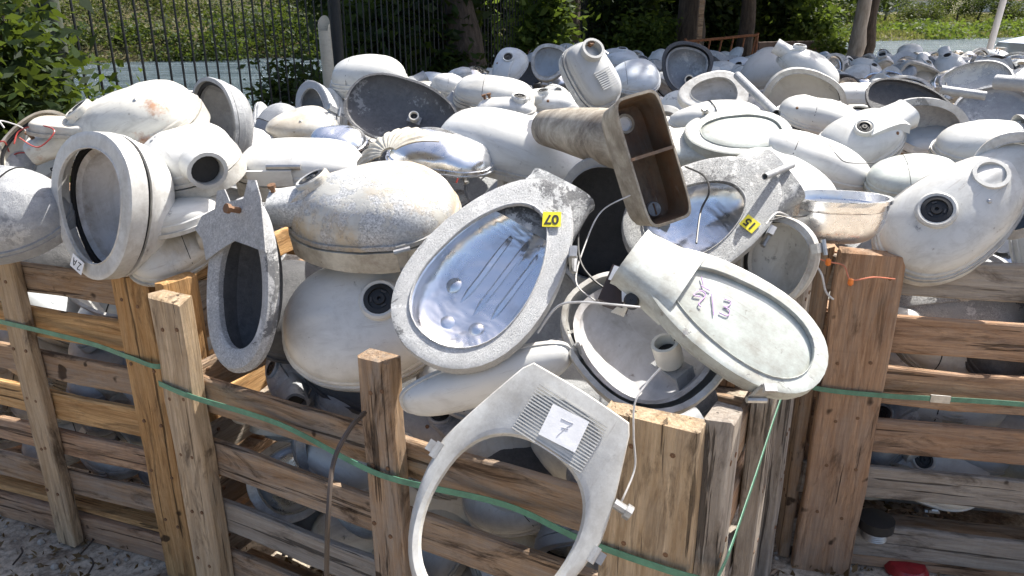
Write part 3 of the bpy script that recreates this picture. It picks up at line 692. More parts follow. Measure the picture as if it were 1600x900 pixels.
scribble(pt, [[(-1.2, .5), (-.4, .7), (-.9, -.4), (-1.2, -.6), (-.3, -.6)], [(.2, -.7), (.7, .6), (1.2, -.7)], [(.35, -.2), (1.0, -.2)]], INK, .014, Matrix.Translation((0, 0, .001)), .001, 'lettering')

# ------------------------------------------------------------------ flat oval frames
def ring_frame(pos, ax, n, L, W, label, mat, k=.2, hole=(.72, 0.0), t=.04, plate=None, bow=0, tail=0, p=2.2):
    root = empty('lamp_door_frame', basis(pos, ax, n), label, 'lamp frame', GROUP)
    o = egg(L, W, k, p); hs, hx = hole
    R = [ringat(o, 1, 0, 0), ringat(o, 1, t*.5, .004), ringat(o, .97, t*.95, 0), ringat(o, .93, t, 0), ringat(o, hs+.04, t*.8, 0, 0, hx), ringat(o, hs, t*.62, 0, 0, hx), ringat(o, hs, t*.15, 0, 0, hx), ringat(o, hs+.05, 0, 0, 0, hx)]
    sdv = Vector((random.uniform(0, 50),)*3)
    def wp(q): return q + noise.noise_vector(q*6+sdv)*.003 + Vector((0, 0, -bow*(q.x/L*2)**2))
    MB().loft(R, True).warp(wp).build('frame', mat, root)
    HAND.append((Vector(pos), L*.5))
    return root
# mottled frame hanging on the middle crate
f1 = ring_frame(at(385, 445, 1.72), A(-86, .0), V(-.58, .06, .81), .385, .23, 'mottled zinc oval frame hanging edge on over the middle crate', SPECK, k=.05, hole=(.70, .03), t=.028)
pl = MB()
tw = [(-.06, -.105), (-.11, -.122), (-.135, -.150), (-.165, -.125), (-.175, -.075), (-.215, -.068), (-.215, -.040), (-.185, -.02), (-.185, .03), (-.225, .045), (-.22, .072), (-.18, .09), (-.06, .11), (-.08, .05), (-.095, 0), (-.08, -.05)]
pl.loft([[Vector((x, y, .030)) for x, y in tw], [Vector((x, y, .033)) for x, y in tw]], False, True, True).build('hinge_plate', SPECK, f1)
MB().revolve([(.007, 0), (.007, .025), (.011, .025), (.011, .034), (.001, .034)], Matrix.Translation((-.16, .02, .035)), 8).build('bolt', BOLT, f1)
o2 = egg(.335, .16, .05); Rb = [ringat(o2, 1, .004), ringat(o2, .97, -.03), ringat(o2, .7, -.055), ringat(o2, .2, -.062)]
MB().loft(Rb, False, False, True).build('slot_shade', DARK, f1)  # dark sheet standing in for the shaded interior seen through the slot

# big oval door frame hanging on the crate front
f2pos = at(815, 765, 1.185)
f2 = empty('lamp_door_frame', basis(f2pos, A(-122, .0), V(.02, .26, .96)), 'big white oval door frame with ribbed panel and paper label hanging on the crate front', 'lamp frame', GROUP)
def f2out(n=56):
    q = []
    for i in range(n):
        t = 360*i/n; m_ = min(t, 360-t)
        if m_ <= 90: x, y = .215*cos(radians(m_)), .145*sin(radians(m_))**.9
        else:
            u = (m_-90)/90
            if u < .62: x, y = -.175*u/.62, .145-(.145-.095)*(u/.62)**1.2
            else: x, y = -.177-.006*(u-.62), .095*(1-(u-.62)/.38)
        q.append(Vector((x, y if t <= 180 else -y, 0)))
    return q
def f2in(n=56):
    q = []
    for i in range(n):
        t = 2*pi*i/n; c, s = cos(t), sin(t)
        q.append(Vector((.052+(.138*c if c > 0 else .122*math.copysign(abs(c)**.8, c)), math.copysign(abs(s)**.85, s)*.112, 0)))
    return q
oo, ii = f2out(), f2in()
def zoff(R, z): return [Vector((p.x, p.y, z)) for p in R]
def scl(R, s, z, c=Vector((0, 0, 0))): return [Vector((c.x+(p.x-c.x)*s, c.y+(p.y-c.y)*s, z)) for p in R]
ic = Vector((.052, 0, 0))
def f2w(q): return q+Vector((0, 0, -.018*(q.y/.14)**2)) + noise.noise_vector(q*7)*.002
MB().loft([scl(oo, 1.012, -.048), scl(oo, 1.0, .004), scl(oo, .98, .012), scl(ii, 1.10, .017, ic), scl(ii, 1.03, .014, ic), zoff(ii, .004), scl(ii, 1.01, .002, ic), scl(ii, 1.08, .005, ic), scl(oo, .97, .004), scl(oo, .998, -.048)], True).warp(f2w).build('frame', CLEAN, f2)
rb = MB()
for i in range(17): rb.box(f2w(Vector((-.150+i*.0050, 0, .0152))), (.0022, .125, .003))
rb.build('rib_panel', WHITE, f2)
lb = MB().box((0, 0, 0), (.062, .052, .0012)).build('paper_label', PAPER, f2); lb.matrix_local = Matrix.Translation((-.112, .005, .0205)) @ Matrix.Rotation(radians(96), 4, 'Z')
scribble(lb, [[(-.7, .8), (.0, .82), (.7, .9)], [(.7, .9), (.15, .0), (-.3, -1.1)], [(-.25, -.05), (.5, .1)]], plain('grey_pencil', (.46, .46, .50), .7), .014, Matrix.Translation((0, 0, .0009)), .0005, 'lettering')
for sy in (-1, 1):
    MB().box((.02, sy*.150, -.016), (.018, .022, .008)).tube([(.008, sy*.143, -.008), (.034, sy*.143, -.008)], .007, 8).build('hinge_lug', GREYP, f2)
MB().revolve([(.008, 0), (.008, .02), (.012, .02), (.012, .03), (.001, .03)], Matrix.Translation((-.06, .13, -.005)) @ Matrix.Rotation(-pi/2, 4, 'X'), 8).build('bolt', STEEL, f2)
HAND.append((f2pos, .2))

# fluted glass shell
fl = empty('fluted_refractor', basis(at(606, 240, 1.98), A(112), V(-.30, .45, .85)), 'cream fluted fan shaped shell left of the crumpled reflector', 'lamp cover', GROUP)
m = MB(); R = []
for ri in range(7):
    r = .02+ri*.018; q = []
    for i in range(49):
        a = radians(-80+160*i/48); z = .004*(1 if i % 4 < 2 else -1)*(ri/6) - .06*(ri/6)**2
        q.append(Vector((r*cos(a), r*sin(a), z)))
    R.append(q+[Vector((p.x*.99, p.y*.99, p.z-.004)) for p in q[::-1]])
m.loft(R, False, True, True).build('shell', CREAM, fl)

# ------------------------------------------------------------------ rusty box mouth with beige arm
bx_n = V(.27, -.02, .96); bx_up = V(-.30, .95, .12)
bp = at(1022, 248, 1.66)
box = empty('box_lamp_arm', basis(bp, bx_up, bx_n), 'rusty brown box shaped fixture with a gaping divided mouth and mottled beige arm', 'lamp arm', GROUP)
def rrect(hx, hy, z, e=7, n=32, ox=0, oy=0, taper=0):
    q = []
    for i in range(n):
        t = 2*pi*i/n; c, s = cos(t), sin(t)
        x = math.copysign(abs(c)**(2/e), c)*hx; y = math.copysign(abs(s)**(2/e), s)*hy*(1+taper*x/hx)
        q.append(Vector((x+ox, y+oy, z)))
    return q
HX, HY = .144, .056
MB().loft([rrect(HX, HY, 0), rrect(HX*.985, HY*.97, -.012), rrect(HX*.94, HY*.93, -.085), rrect(HX*.88, HY*.87, -.105)], False, False, True).loft(
    [rrect(HX, HY, 0), rrect(HX*.96, HY*.92, .0005), rrect(HX*.955, HY*.915, -.003)]).build('shell', BEIGE, box)
MB().loft([rrect(HX*.953, HY*.912, -.002), rrect(HX*.91, HY*.88, -.078), rrect(HX*.88, HY*.85, -.085)], False, False, True).build('liner', BROWN, box)
MB().box((.012, 0, -.038), (.005, HY*1.84, .072)).box((.012, 0, -.001), (.007, HY*1.9, .003)).build('divider', BROWN, box)
hl = MB().revolve([(.019, .006), (.016, .008), (.015, .001), (.0005, .001)], Matrix.Translation((.093, .004, -.085)), 20); hl.build('lit_hole', PAPER, box)  # white disc painted for the brightness seen through a round hole
MB().revolve([(.023, .0), (.022, .010), (.0165, .010), (.016, .0)], Matrix.Translation((.093, .004, -.085)), 20).build('pipe_collar', BEIGE, box)
bt = MB().revolve([(.017, .0), (.016, .010), (.0005, .012)], Matrix.Translation((-.108, -.004, -.084)), 20).build('screw_cap', GALV, box)
MB().box((-.108, -.004, -.072), (.026, .003, .003)).build('screw_slot', BOLT, bt)
am = MB(); R = []
Mi = box.matrix_world.inverted()
P_arm = [at(992, 222, 1.79), at(935, 212, 1.92), at(885, 203, 2.06), at(855, 200, 2.16)]
for i, p in enumerate(P_arm):
    q = Mi @ p; t = ((Mi @ P_arm[min(i+1, 3)])-(Mi @ P_arm[max(i-1, 0)])).normalized(); a = t.orthogonal().normalized(); b = t.cross(a); r = [.072, .068, .058, .050][i]
    R.append([q+(a*cos(2*pi*k/24)+b*sin(2*pi*k/24))*r for k in range(24)])
am.loft(R, False, True, True).build('arm', BEIGE, box)
HAND.append((bp, .18)); HAND.append((P_arm[2], .1))

# ------------------------------------------------------------------ ballast bits and wires
def wire(pts, r, mat, label, name='wire'):
    o = MB().tube(catmull(pts, 7), r, 6).build(name, mat); return tag(o, label, 'wire', 'loose wires')
wire([at(510, 905, 1.42), at(513, 800, 1.40), at(522, 720, 1.44), at(548, 668, 1.50), at(570, 645, 1.56)], .0052, plain('brown_cable', (.06, .045, .035), .5), 'dark brown cable hanging over the middle crate front', 'cable')
wire([at(840, 520, 1.46), at(870, 480, 1.44), at(905, 472, 1.40), at(960, 476, 1.38), at(1000, 480, 1.38)], .0024, GREYW, 'pale grey wire crossing the open white housing')
wire([at(1032, 575, 1.28), at(1010, 600, 1.28), at(992, 630, 1.27), at(990, 680, 1.27), at(992, 730, 1.27), at(975, 775, 1.25), at(966, 792, 1.25)], .0017, GREYW, 'grey wire dangling from the lamp holder down the crate post')
wire([at(905, 330, 1.62), at(905, 400, 1.56), at(925, 435, 1.52), at(960, 460, 1.50)], .0024, BLACK, 'black wire dropping between the two tagged heads')
wire([at(985, 305, 1.66), at(940, 330, 1.66), at(915, 380, 1.62), at(900, 440, 1.55), at(930, 470, 1.5)], .0016, GREYW, 'pale wire looping below the beige arm')
wire([at(1070, 260, 1.70), at(1100, 275, 1.68), at(1108, 300, 1.66), at(1095, 330, 1.66), at(1088, 380, 1.58)], .0022, BLACK, 'black wire hanging over the fifteen tagged head')
wire([at(1255, 395, 1.90), at(1290, 408, 1.88), at(1318, 415, 1.87), at(1330, 437, 1.86), at(1365, 433, 1.87), at(1398, 436, 1.92)], .0019, plain('salmon_wire', (.55, .18, .10), .4), 'orange wire twisted across the right crate post')
wire([at(1258, 397, 1.90), at(1282, 425, 1.88), at(1290, 455, 1.88), at(1302, 468, 1.88)], .0026, GREYW, 'grey wire hanging down beside the right crate post')
wire([at(1197, 350, 1.75), at(1215, 332, 1.78), at(1240, 340, 1.85), at(1262, 336, 1.92)], .002, GREYW, 'thin wire leading to the chrome bowl')
wire([at(1203, 345, 1.75), at(1222, 340, 1.78), at(1255, 338, 1.88), at(1270, 334, 1.93)], .002, BLACK, 'thin black wire leading to the chrome bowl')
wire([at(22, 225, 2.1), at(30, 205, 2.12), at(60, 196, 2.12), at(85, 205, 2.1), at(60, 230, 2.08), at(30, 215, 2.07)], .002, REDW, 'red wire loop on the rust stained fitting')
wire([at(1295, 225, 2.28), at(1310, 245, 2.27), at(1325, 254, 2.26), at(1365, 255, 2.3)], .0014, BLACK, 'dangling thread on the small socketed head')
for (u, v, d_) in ((1294, 410, 1.875), (1329, 441, 1.85)):
    o = MB().revolve([(.004, -.008), (.007, -.004), (.006, .008), (.0005, .010)], Matrix.Translation(at(u, v, d_)), 10).build('wire_nut', ORW); tag(o, 'orange wire nut on the twisted orange wire, %s one' % ('upper' if u < 1310 else 'lower'), 'wire nut', 'orange wire nuts')
o = empty('ballast', basis(at(968, 452, 1.50), A(70), V(-.3, .3, .9)), 'dark brown ballast block with cream wires in the open white housing', 'ballast')
MB().box((0, 0, 0), (.075, .05, .05)).build('core', plain('ballast_brown', (.04, .025, .02), .5), o)
MB().box((.02, 0, .027), (.03, .04, .003)).build('rating_label', PAPER, o)
m = MB()
for i in range(7):
    m.tube(catmull([(.0+i*.004, -.01, .026), (-.01, -.03-.004*i, .045), (-.03+.003*i, -.035, .03), (-.05, -.03+.004*i, .01)], 4), .0018, 5)
m.build('lead', PORC, o)
o = empty('black_cap', basis(at(987, 471, 1.42), A(0), V(-.2, .2, .95)), 'round black plastic cap on wires above the grey reflector', 'cap')
MB().revolve([(.001, -.018), (.013, -.018), (.014, .010), (.011, .014), (.001, .014)], None, 20).build('shell', BLACK, o)
MB().box((-.012, .012, -.008), (.012, .02, .008)).build('tab', PAPER, o)
# coil lying on the right crate floor
o = empty('copper_coil', basis(at(1366, 832, z=.14), V(.9, .1, .3), UZ), 'small coil of bare wire lying inside the right crate', 'coil')
m = MB()
for i in range(5): m.revolve([(.034+.003*cos(a), -.012+i*.006+.003*sin(a)) for a in np.linspace(0, 2*pi, 7)[:-1]], None, 18, True)
m.build('winding', STEEL, o); MB().revolve([(.05, .02), (.05, .05), (.02, .055), (.001, .055)], None, 18).build('cap', BLACK, o)
o = MB().revolve([(.001, 0), (.06, 0), (.062, .012), (.05, .03), (.001, .034)], Matrix.Translation(at(1415, 893, z=.0)), 24).build('red_cap', plain('red_plastic', (.28, .02, .025), .3)); tag(o, 'dark red round plastic cap on the ground at the bottom right', 'cap')
# long grey pipes among the heads
def pipe(p0, p1, r, mat, label):
    rt = empty('lamp_arm_pipe', Matrix.Translation(p0), label, 'pipe', 'metal pipes in the pile')
    d = (p1-p0); L_ = d.length; M_ = basis(Vector(), d.orthogonal(), d)
    MB().revolve([(r*.8, .02), (r*.8, 0), (r, 0), (r, L_), (r*.8, L_), (r*.8, L_-.02)], M_, 16).build('tube', mat, rt)
    MB().revolve([(r*.79, .018), (.0005, .018)], M_, 14).build('bore_shade', BLACK, rt)  # black disc stands in for the shade inside the pipe
pipe(at(1152, 118, 3.2), at(1213, 178, 2.75), .016, GALV, 'grey galvanised pipe leaning between white heads')
pipe(at(1195, 276, 1.78), at(1238, 258, 1.85), .008, GALV, 'thin grey rod beside the pale greenish head')
pipe(at(1470, 140, 2.9), at(1540, 150, 2.85), .016, GALV, 'short grey pipe at the right of the pile')
pipe(at(1556, 128, 3.0), at(1612, 132, 2.9), .028, GALV, 'thick grey pipe at the right edge of the pile')

CRATES = [(mid_o, MID_ANG, MID_L, .86, .95), (lo_, L_ANG, L_L, .9, .95), (ro_, R_ANG, 1.25, .95, 1.0)]
def clamp(root, which=None):
    """push a head back until it lies wholly behind the boards of its crate"""
    pts = []
    for ch in root.children:
        if ch.type == 'MESH': pts += [root.matrix_world @ ch.matrix_basis @ Vector(c) for c in ch.bound_box]
    c0 = root.matrix_world.translation
    for i, (o_, a_, l_, d_, h_) in enumerate(CRATES):
        if which is not None and i != which: continue
        Mi_ = (Matrix.Translation(o_) @ Matrix.Rotation(a_, 4, 'Z')).inverted(); q = [Mi_ @ p for p in pts]; c = Mi_ @ c0
        if which is None and (not (-.1 < c.x < l_+.1 and -.25 < c.y < d_+.1) or min(p.z for p in q) > h_-.06): continue
        y0 = min(p.y for p in q); x0 = min(p.x for p in q); x1 = max(p.x for p in q); z0 = min(p.z for p in q); z1 = max(p.z for p in q)
        mv = Vector((0, 0, 0))
        if y0 < .028: mv.y = .028-y0
        if x1 > l_-.03: mv.x = l_-.03-x1
        elif x0 < .03: mv.x = .03-x0
        if which is not None and z0 < .12: mv.z = .12-z0
        mv = Matrix.Rotation(a_, 3, 'Z') @ mv
        root.matrix_world = Matrix.Translation(mv) @ root.matrix_world
# ------------------------------------------------------------------ heads inside the crates
IN = []
def inner(u, v, d_, a, n, L, W, H, label, **k):
    k.setdefault('mat', random.choice([WHITE, CLEAN, DIRTY, PEEL2]))
    IN.append(lamp(at(u, v, d_), A(a), n, L, W, H, label, group='lamp heads inside the crates', reserve=False, **k))
    clamp(IN[-1], 1 if u < 250 else (0 if u < 1100 else 2))
inner(500, 715, 1.86, 30, V(-.3, .1, -.9), .34, .30, .10, 'grey open round head seen between the top slats of the middle crate', mat=GALV, rim=(.02, .9, GALV), refl=(.7, .05, INNER))
inner(585, 725, 1.78, 20, V(-.1, .4, .8), .30, .26, .10, 'pale dome beside the grey open head in the middle crate', mat=CLEAN)
inner(560, 845, 1.75, -10, V(.0, .5, .85), .42, .30, .13, 'white dome behind the lower slats of the middle crate', mat=CLEAN)
inner(880, 790, 1.52, 10, V(-.1, .4, .9), .34, .27, .12, 'cream rounded housing with a band in the middle crate', mat=CREAM, rim=(.03, .9, WHITE))
inner(715, 765, 1.58, 40, V(.2, .5, .8), .22, .20, .06, 'dusty pale cover beside the centre post of the middle crate', mat=DIRTY)
inner(955, 855, 1.47, 60, V(-.1, .3, .9), .24, .20, .08, 'flaking white shell at the lower right of the middle crate', mat=PEEL)
inner(705, 865, 1.56, 40, V(-.2, .3, .8), .3, .25, .08, 'pale dome low behind the oval door frame', mat=WHITE)
inner(700, 640, 1.68, 10, V(.2, .6, .6), .30, .24, .08, 'shaded grey shell behind the top of the centre post', mat=GREYP)
inner(820, 655, 1.55, 30, V(.2, .5, .7), .26, .2, .07, 'shaded shell behind the ribbed panel', mat=GALV, bolts=2)
inner(520, 620, 1.85, -20, V(.1, .8, .5), .36, .3, .08, 'dark filler shell shading the gap below the smooth white dome', mat=DARK)  # filler whose dark metal stands in for the shade of the gap
inner(455, 500, 1.98, 60, V(.2, .5, .6), .30, .3, .1, 'dark filler shell shading the gap behind the mottled oval frame', mat=DARK)  # another dark filler, painting the cavity beside the frame as shaded
inner(100, 478, 2.12, -10, V(-.1, -.6, -.7), .28, .20, .07, 'pale bowl under the top rail of the left crate', mat=WHITE)
inner(210, 490, 2.06, -10, V(-.1, .4, .8), .22, .2, .07, 'grey cover near the corner of the left crate', mat=GREYP)
inner(125, 540, 2.12, -10, V(-.1, .5, .8), .34, .24, .08, 'dusty grey shell behind the left crate strap', mat=GREYP)
inner(40, 620, 2.12, -20, V(-.1, .5, .8), .26, .22, .08, 'white cover low at the far left of the left crate', mat=WHITE)
inner(160, 640, 2.08, -10, V(-.1, .5, .8), .30, .24, .09, 'pale shell behind the middle slats of the left crate', mat=BLUISH)
inner(190, 690, 2.05, -20, V(-.1, .3, .9), .32, .26, .10, 'white rounded head above the lowest slats of the left crate', mat=CLEAN)
inner(20, 690, 2.15, -20, V(-.1, .5, .8), .26, .22, .08, 'grey shell at the bottom of the left crate', mat=GREYP)
inner(1490, 490, 2.22, 0, V(0, .4, .9), .44, .3, .10, 'grey shell with a round hole behind the right crate', mat=ZINC, cell=(0, .1, .03))
inner(1490, 575, 2.18, 0, V(0, .5, .85), .46, .30, .10, 'large flaking grey head in the right crate', mat=PEEL)
inner(1500, 665, 2.12, -8, V(0, .45, .9), .46, .30, .11, 'white head with paint chips behind the right crate strap', mat=PEEL2)
inner(1470, 745, 2.12, 8, V(0, -.5, -.8), .38, .28, .10, 'open cream shell near the bottom of the right crate', mat=CREAM)
inner(1590, 790, 2.05, 8, V(.2, .5, .8), .26, .22, .08, 'bluish dome at the lower right edge', mat=BLUISH)
inner(1580, 580, 2.1, 60, V(.2, .5, .8), .26, .22, .08, 'dark shell at the right edge behind the slats', mat=DARK)

# ------------------------------------------------------------------ scattered pile heads: prototypes, then copies
far_away = Vector((0, 0, -50))
def proto(**k):
    nm = k.pop('name', 'street_lamp_head'); ct = k.pop('cat', 'lamp head')
    return lamp(far_away, Vector((1, 0, 0)), UZ, k.pop('L'), k.pop('W'), k.pop('H'), 'x', nm, cat=ct, reserve=False, **k)
PR = [
 (proto(L=.40, W=.27, H=.11, mat=CLEAN, k=.2, cell=(-.35, .05, .03), neck=(.05, .1, .08), rim=(.03, .9, WHITE), lens=(.03, WHITE)), 'socketed white head', 'd'),
 (proto(L=.38, W=.25, H=.12, mat=WHITE, k=.1, rim=(.03, .92, WHITE), latch=300), 'smooth white dome', 'd'),
 (proto(L=.42, W=.26, H=.10, mat=DIRTY, k=.25, neck=(.06, .09, .08), rim=(.03, .9, CREAM), lens=(.04, LENS)), 'dusty cream head', 'd'),
 (proto(L=.34, W=.28, H=.10, mat=WHITE, k=.1, rim=(.02, .85, WHITE), refl=(.8, .07, CHROMED), holder=(-.2, 0, .02, .025, .05, .3)), 'open white housing', 'o'),
 (proto(L=.36, W=.24, H=.08, mat=PEEL2, k=.1, rim=(.03, .72, PEEL2), refl=(.8, .05, INNER)), 'flaking open frame', 'o'),
 (proto(L=.40, W=.26, H=.09, mat=ZINC, k=.2, rim=(.03, .7, ZINCL), refl=(.8, .05, CHROME), neck=(.05, .13, .07, .02)), 'mottled aluminium head', 'o'),
 (proto(L=.28, W=.22, H=.09, mat=CHROMED, name='reflector', cat='reflector', k=.0, pw=.6, dent=.008), 'shiny reflector bowl', 'x'),
 (proto(L=.40, W=.28, H=.05, mat=GALV, name='lamp_cover', cat='lamp cover', k=.05), 'flat grey metal cover', 'x'),
 (proto(L=.42, W=.20, H=.08, mat=BLUISH, k=.0, p=3, rim=(.03, .9, WHITE), bolts=2), 'long bluish box head', 'd'),
 (proto(L=.36, W=.26, H=.11, mat=PEEL2, k=.15, cut=(-.6, .5, .5, .055), name='broken_lamp_shell', cat='broken shell'), 'broken jagged white shell', 'd'),
 (proto(L=.38, W=.24, H=.11, mat=GALV, k=.2, cell=(-.3, .1, .028), rim=(.03, .9, GALV), neck=(.05, .1, .08)), 'grey galvanised closed head', 'd'),
 (proto(L=.34, W=.22, H=.09, mat=GREYP, k=.1, cut=(.8, -.2, .4, .07), refl=(.8, .05, CHROMED), name='broken_lamp_shell', cat='broken shell'), 'broken grey shell', 'd'),
 (proto(L=.36, W=.16, H=.03, mat=GALV, k=0, p=5, skirt=.01, wires=3, bolts=2, holder=(.2, 0, .05, .025, .05, .2), name='gear_tray', cat='gear tray'), 'wired gear tray', 'x'),
 (proto(L=.34, W=.26, H=.07, mat=DARK, name='lamp_cover', cat='lamp cover', k=.1, dent=.006), 'dark grey metal shell', 'x'),
]
first = set(); SC = []
def region(u):
    for a, s in ((330, 'beside the left fence'), (480, 'left of the white pipe'), (620, 'near the white pipe'), (700, 'right of the white pipe'), (790, 'below the big dark trunk'), (860, 'right of the big dark trunk'), (930, 'below the second trunk'), (1000, 'behind the upright fixture'),
                 (1060, 'left of the rusty barrier'), (1120, "by the rusty barrier's left end"), (1190, "by the rusty barrier's right end"), (1260, 'below the low brown wall'), (1310, 'left of the leaning pale trunk'),
                 (1370, 'below the leaning pale trunk'), (1440, 'right of the leaning pale trunk'), (1520, 'in front of the lake glitter'), (1580, 'below the leaning pole'), (9999, 'by the parked car at the right')):
        if u < a: return s
def hidden_by_hand(p, r):
    u, v, d = proj(p)
    for c, R in HAND:
        cu, cv_, cd_ = proj(c)
        if d < cd_+.12 and math.hypot(u-cu, v-cv_) < (R*.95/cd_+r*.6/d)*F: return True
        if (p-c).length < R*.55: return True
    return False
def drop(p, kinds=None, tiltmax=1.35, where='', grp='lamp heads heaped at the back', s=None):
    i = random.choice(kinds) if kinds else random.choices(range(len(PR)), [4, 3, 4, 4, 4, 3, 2, 2.5, 2.5, 3.5, 3, 3, 2.5, 3])[0]
    pr, what, kd = PR[i]
    o = pr if i not in first else copy_tree(pr)
    first.add(i)
    t = random.uniform(0, tiltmax); az = random.uniform(0, 2*pi)
    n = Vector((sin(t)*cos(az), sin(t)*sin(az)-.25, cos(t))).normalized()
    if kd in 'ox' and random.random() < .55: n = -n+Vector((0, .5, 0))
    a = random.uniform(0, 2*pi); o.matrix_world = basis(p, Vector((cos(a), sin(a), random.uniform(-.3, .3))), n) @ Matrix.Scale(s or random.uniform(.70, 1.02), 4)
    tl = 'lying flat' if t < .35 else ('tilted' if t < .8 else 'on edge')
    tag(o, '%s %s %s' % (what, tl, where), None, grp); SC.append(o)
    bpy.context.view_layer.update() if False else None
    if p.z < .95 and not where.endswith('crate'): clamp(o)
    return o
def pile_h(x, y): return 1.06 + .10*noise.noise(Vector((x*.9, y*.9, 3.1))) + .05*noise.noise(Vector((x*3, y*3, 1)))
cnt = 0
y = 2.35
while y < 8.6:
    st = .255 if y < 4.2 else .25
    x = -1.5
    while x < 6.2:
        px, py = x+random.uniform(-.12, .12), y+random.uniform(-.12, .12); x += st
        left = -1.25+max(0, (py-3.4))*.30
        if px < left: continue
        z = pile_h(px, py)
        p = Vector((px, py, z)); u, v, d = proj(p)
        if not (-60 < u < 1760): continue
        if py < 2.55 and px > .6: pass
        if hidden_by_hand(p, .16): continue
        nearer = 'near' if py < 3.6 else ('midway' if py < 5.4 else 'far')
        drop(p, where='%s %s' % (nearer, region(u)), s=None if py < 4.2 else random.uniform(.62, .98)); cnt += 1
    y += .25 if y < 4.2 else .29
# bits lying on the heap: bent brackets, clips and loose wires
def heap_pt(u, v, up=.07):
    p = at(u, v, z=1.15); return Vector((p.x, p.y, pile_h(p.x, p.y)+up))
SM = []
for i in range(110):
    u, v = random.uniform(420, 1590), random.uniform(95, 235); p = heap_pt(u, v, random.uniform(.0, .06))
    if p.x < -1.0+max(0, (p.y-3.4))*.30 or p.y > 7.5: continue
    if hidden_by_hand(p, .02): continue
    L_ = random.uniform(.05, .16); m = MB(); a = random.uniform(0, 6.3)
    x = Vector((cos(a), sin(a), random.uniform(-.4, .4))); kd = i % 3
    M_ = basis(p, x, Vector((random.uniform(-.6, .6), random.uniform(-.8, .2), 1)))
    if kd == 0:
        m.box((0, 0, 0), (L_, .028, .003)).box((L_/2-.0015, 0, .0165), (.003, .028, .030)).box((-L_*.4, .0, .006), (.012, .012, .010)); nm, what, mt = 'bracket', 'small bent steel bracket', random.choice([GALV, STEEL, GREYP])
    elif kd == 1:
        m.revolve([(.024, 0), (.026, .004), (.026, .03), (.020, .034), (.020, .01), (.001, .01)], None, 14); nm, what, mt = 'socket_ring', 'small loose socket ring', random.choice([BLACK, PORC, GREYP])
    else:
        q = [Vector((L_*t, .03*sin(t*5+i), .02*cos(t*7+i))) for t in np.linspace(-1.2, 1.2, 7)]; m.tube(catmull(q, 5), .0032, 6); nm, what, mt = 'wire', 'loose curled wire', random.choice([BLACK, GREYW, REDW])
    o = m.build(nm, mt, None, 35, M_); SC.append(tag(o, '%s lying %s on the heap' % (what, region(u)), {'bracket': 'bracket', 'socket_ring': 'socket ring', 'wire': 'wire'}[nm], 'small scraps on the heap'))
# heads filling the crates behind their boards
for ci, (o_, a_, l_, d_, h_) in enumerate(CRATES):
    nm = ('in the middle crate', 'in the left crate', 'in the right crate')[ci]
    for zc, lv in ((.23, 'at the bottom'), (.38, 'low'), (.53, 'at mid height'), (.68, 'high')):
        dk = ci == 0 and zc > .6  # dark kinds stand in for the black shade high in the middle crate
        x = .16 if ci != 1 else .30
        while x < l_-.12:
            for yb, rw in ((.17, 'front'), (.45, 'back')):
                if yb > .3 and zc < .6: continue
                q = loc_(o_, a_, x+random.uniform(-.04, .04), yb, zc+random.uniform(-.03, .03))
                o = drop(q, [13, 13, 11, 10] if dk else [0, 1, 1, 2, 3, 4, 8, 10, 2, 1], s=random.uniform(.72, .92), where='%s %s' % (lv, nm), grp='lamp heads inside the crates')
                clamp(o, ci)
            x += .24
for x in np.arange(.2, 1.2, .21):
    for yb in (.26, .55, .8):
        o = drop(loc_(ro_, R_ANG, x, yb, random.uniform(.84, .92)), [0, 1, 2, 3, 8, 10, 11], s=random.uniform(.7, .9), where='on top in the right crate', grp='lamp heads inside the crates', tiltmax=.7)
        if hidden_by_hand(o.matrix_world.translation, .1): clamp(o, 2)
# under layer filling the near heap, in dark kinds that deepen the gaps' shade
y = 1.7
while y < 4.2:
    x = -1.6
    while x < 3:
        px, py = x+random.uniform(-.1, .1), y+random.uniform(-.1, .1); x += .38
        q = Vector((px, py, random.uniform(.78, .92)))
        a = (q.xy-mid_o.xy); lx = a.x*cos(-MID_ANG)-a.y*sin(-MID_ANG); ly = a.x*sin(-MID_ANG)+a.y*cos(-MID_ANG)
        a = (q.xy-ro_.xy); rx = a.x*cos(-R_ANG)-a.y*sin(-R_ANG); ry = a.x*sin(-R_ANG)+a.y*cos(-R_ANG)
        a = (q.xy-lo_.xy); ex = a.x*cos(-L_ANG)-a.y*sin(-L_ANG); ey = a.x*sin(-L_ANG)+a.y*cos(-L_ANG)
        ok = ly > .2 and lx < MID_L-.2 if -.05 < lx < MID_L+.05 else True
        if px > .2 and px < ro_.x+.05 and py < 2.5 and not (lx < MID_L-.22 and ly > .2): ok = False
        if px >= ro_.x-.1 and ry < .25: ok = False
        if px < -.8 and ey < .28: ok = False
        if ly < .22 and px < .5: ok = False
        u, v, d = proj(q)
        if not ok or not (-60 < u < 1760) or hidden_by_hand(q, .14): continue
        drop(q, [13, 13, 7, 10, 11, 12], where='deep %s' % region(u), grp='lamp heads deep in the near heap')
    y += .36
print('scattered', cnt)
from collections import defaultdict
same = defaultdict(list)
for o in SC: same[o['label']].append(o)
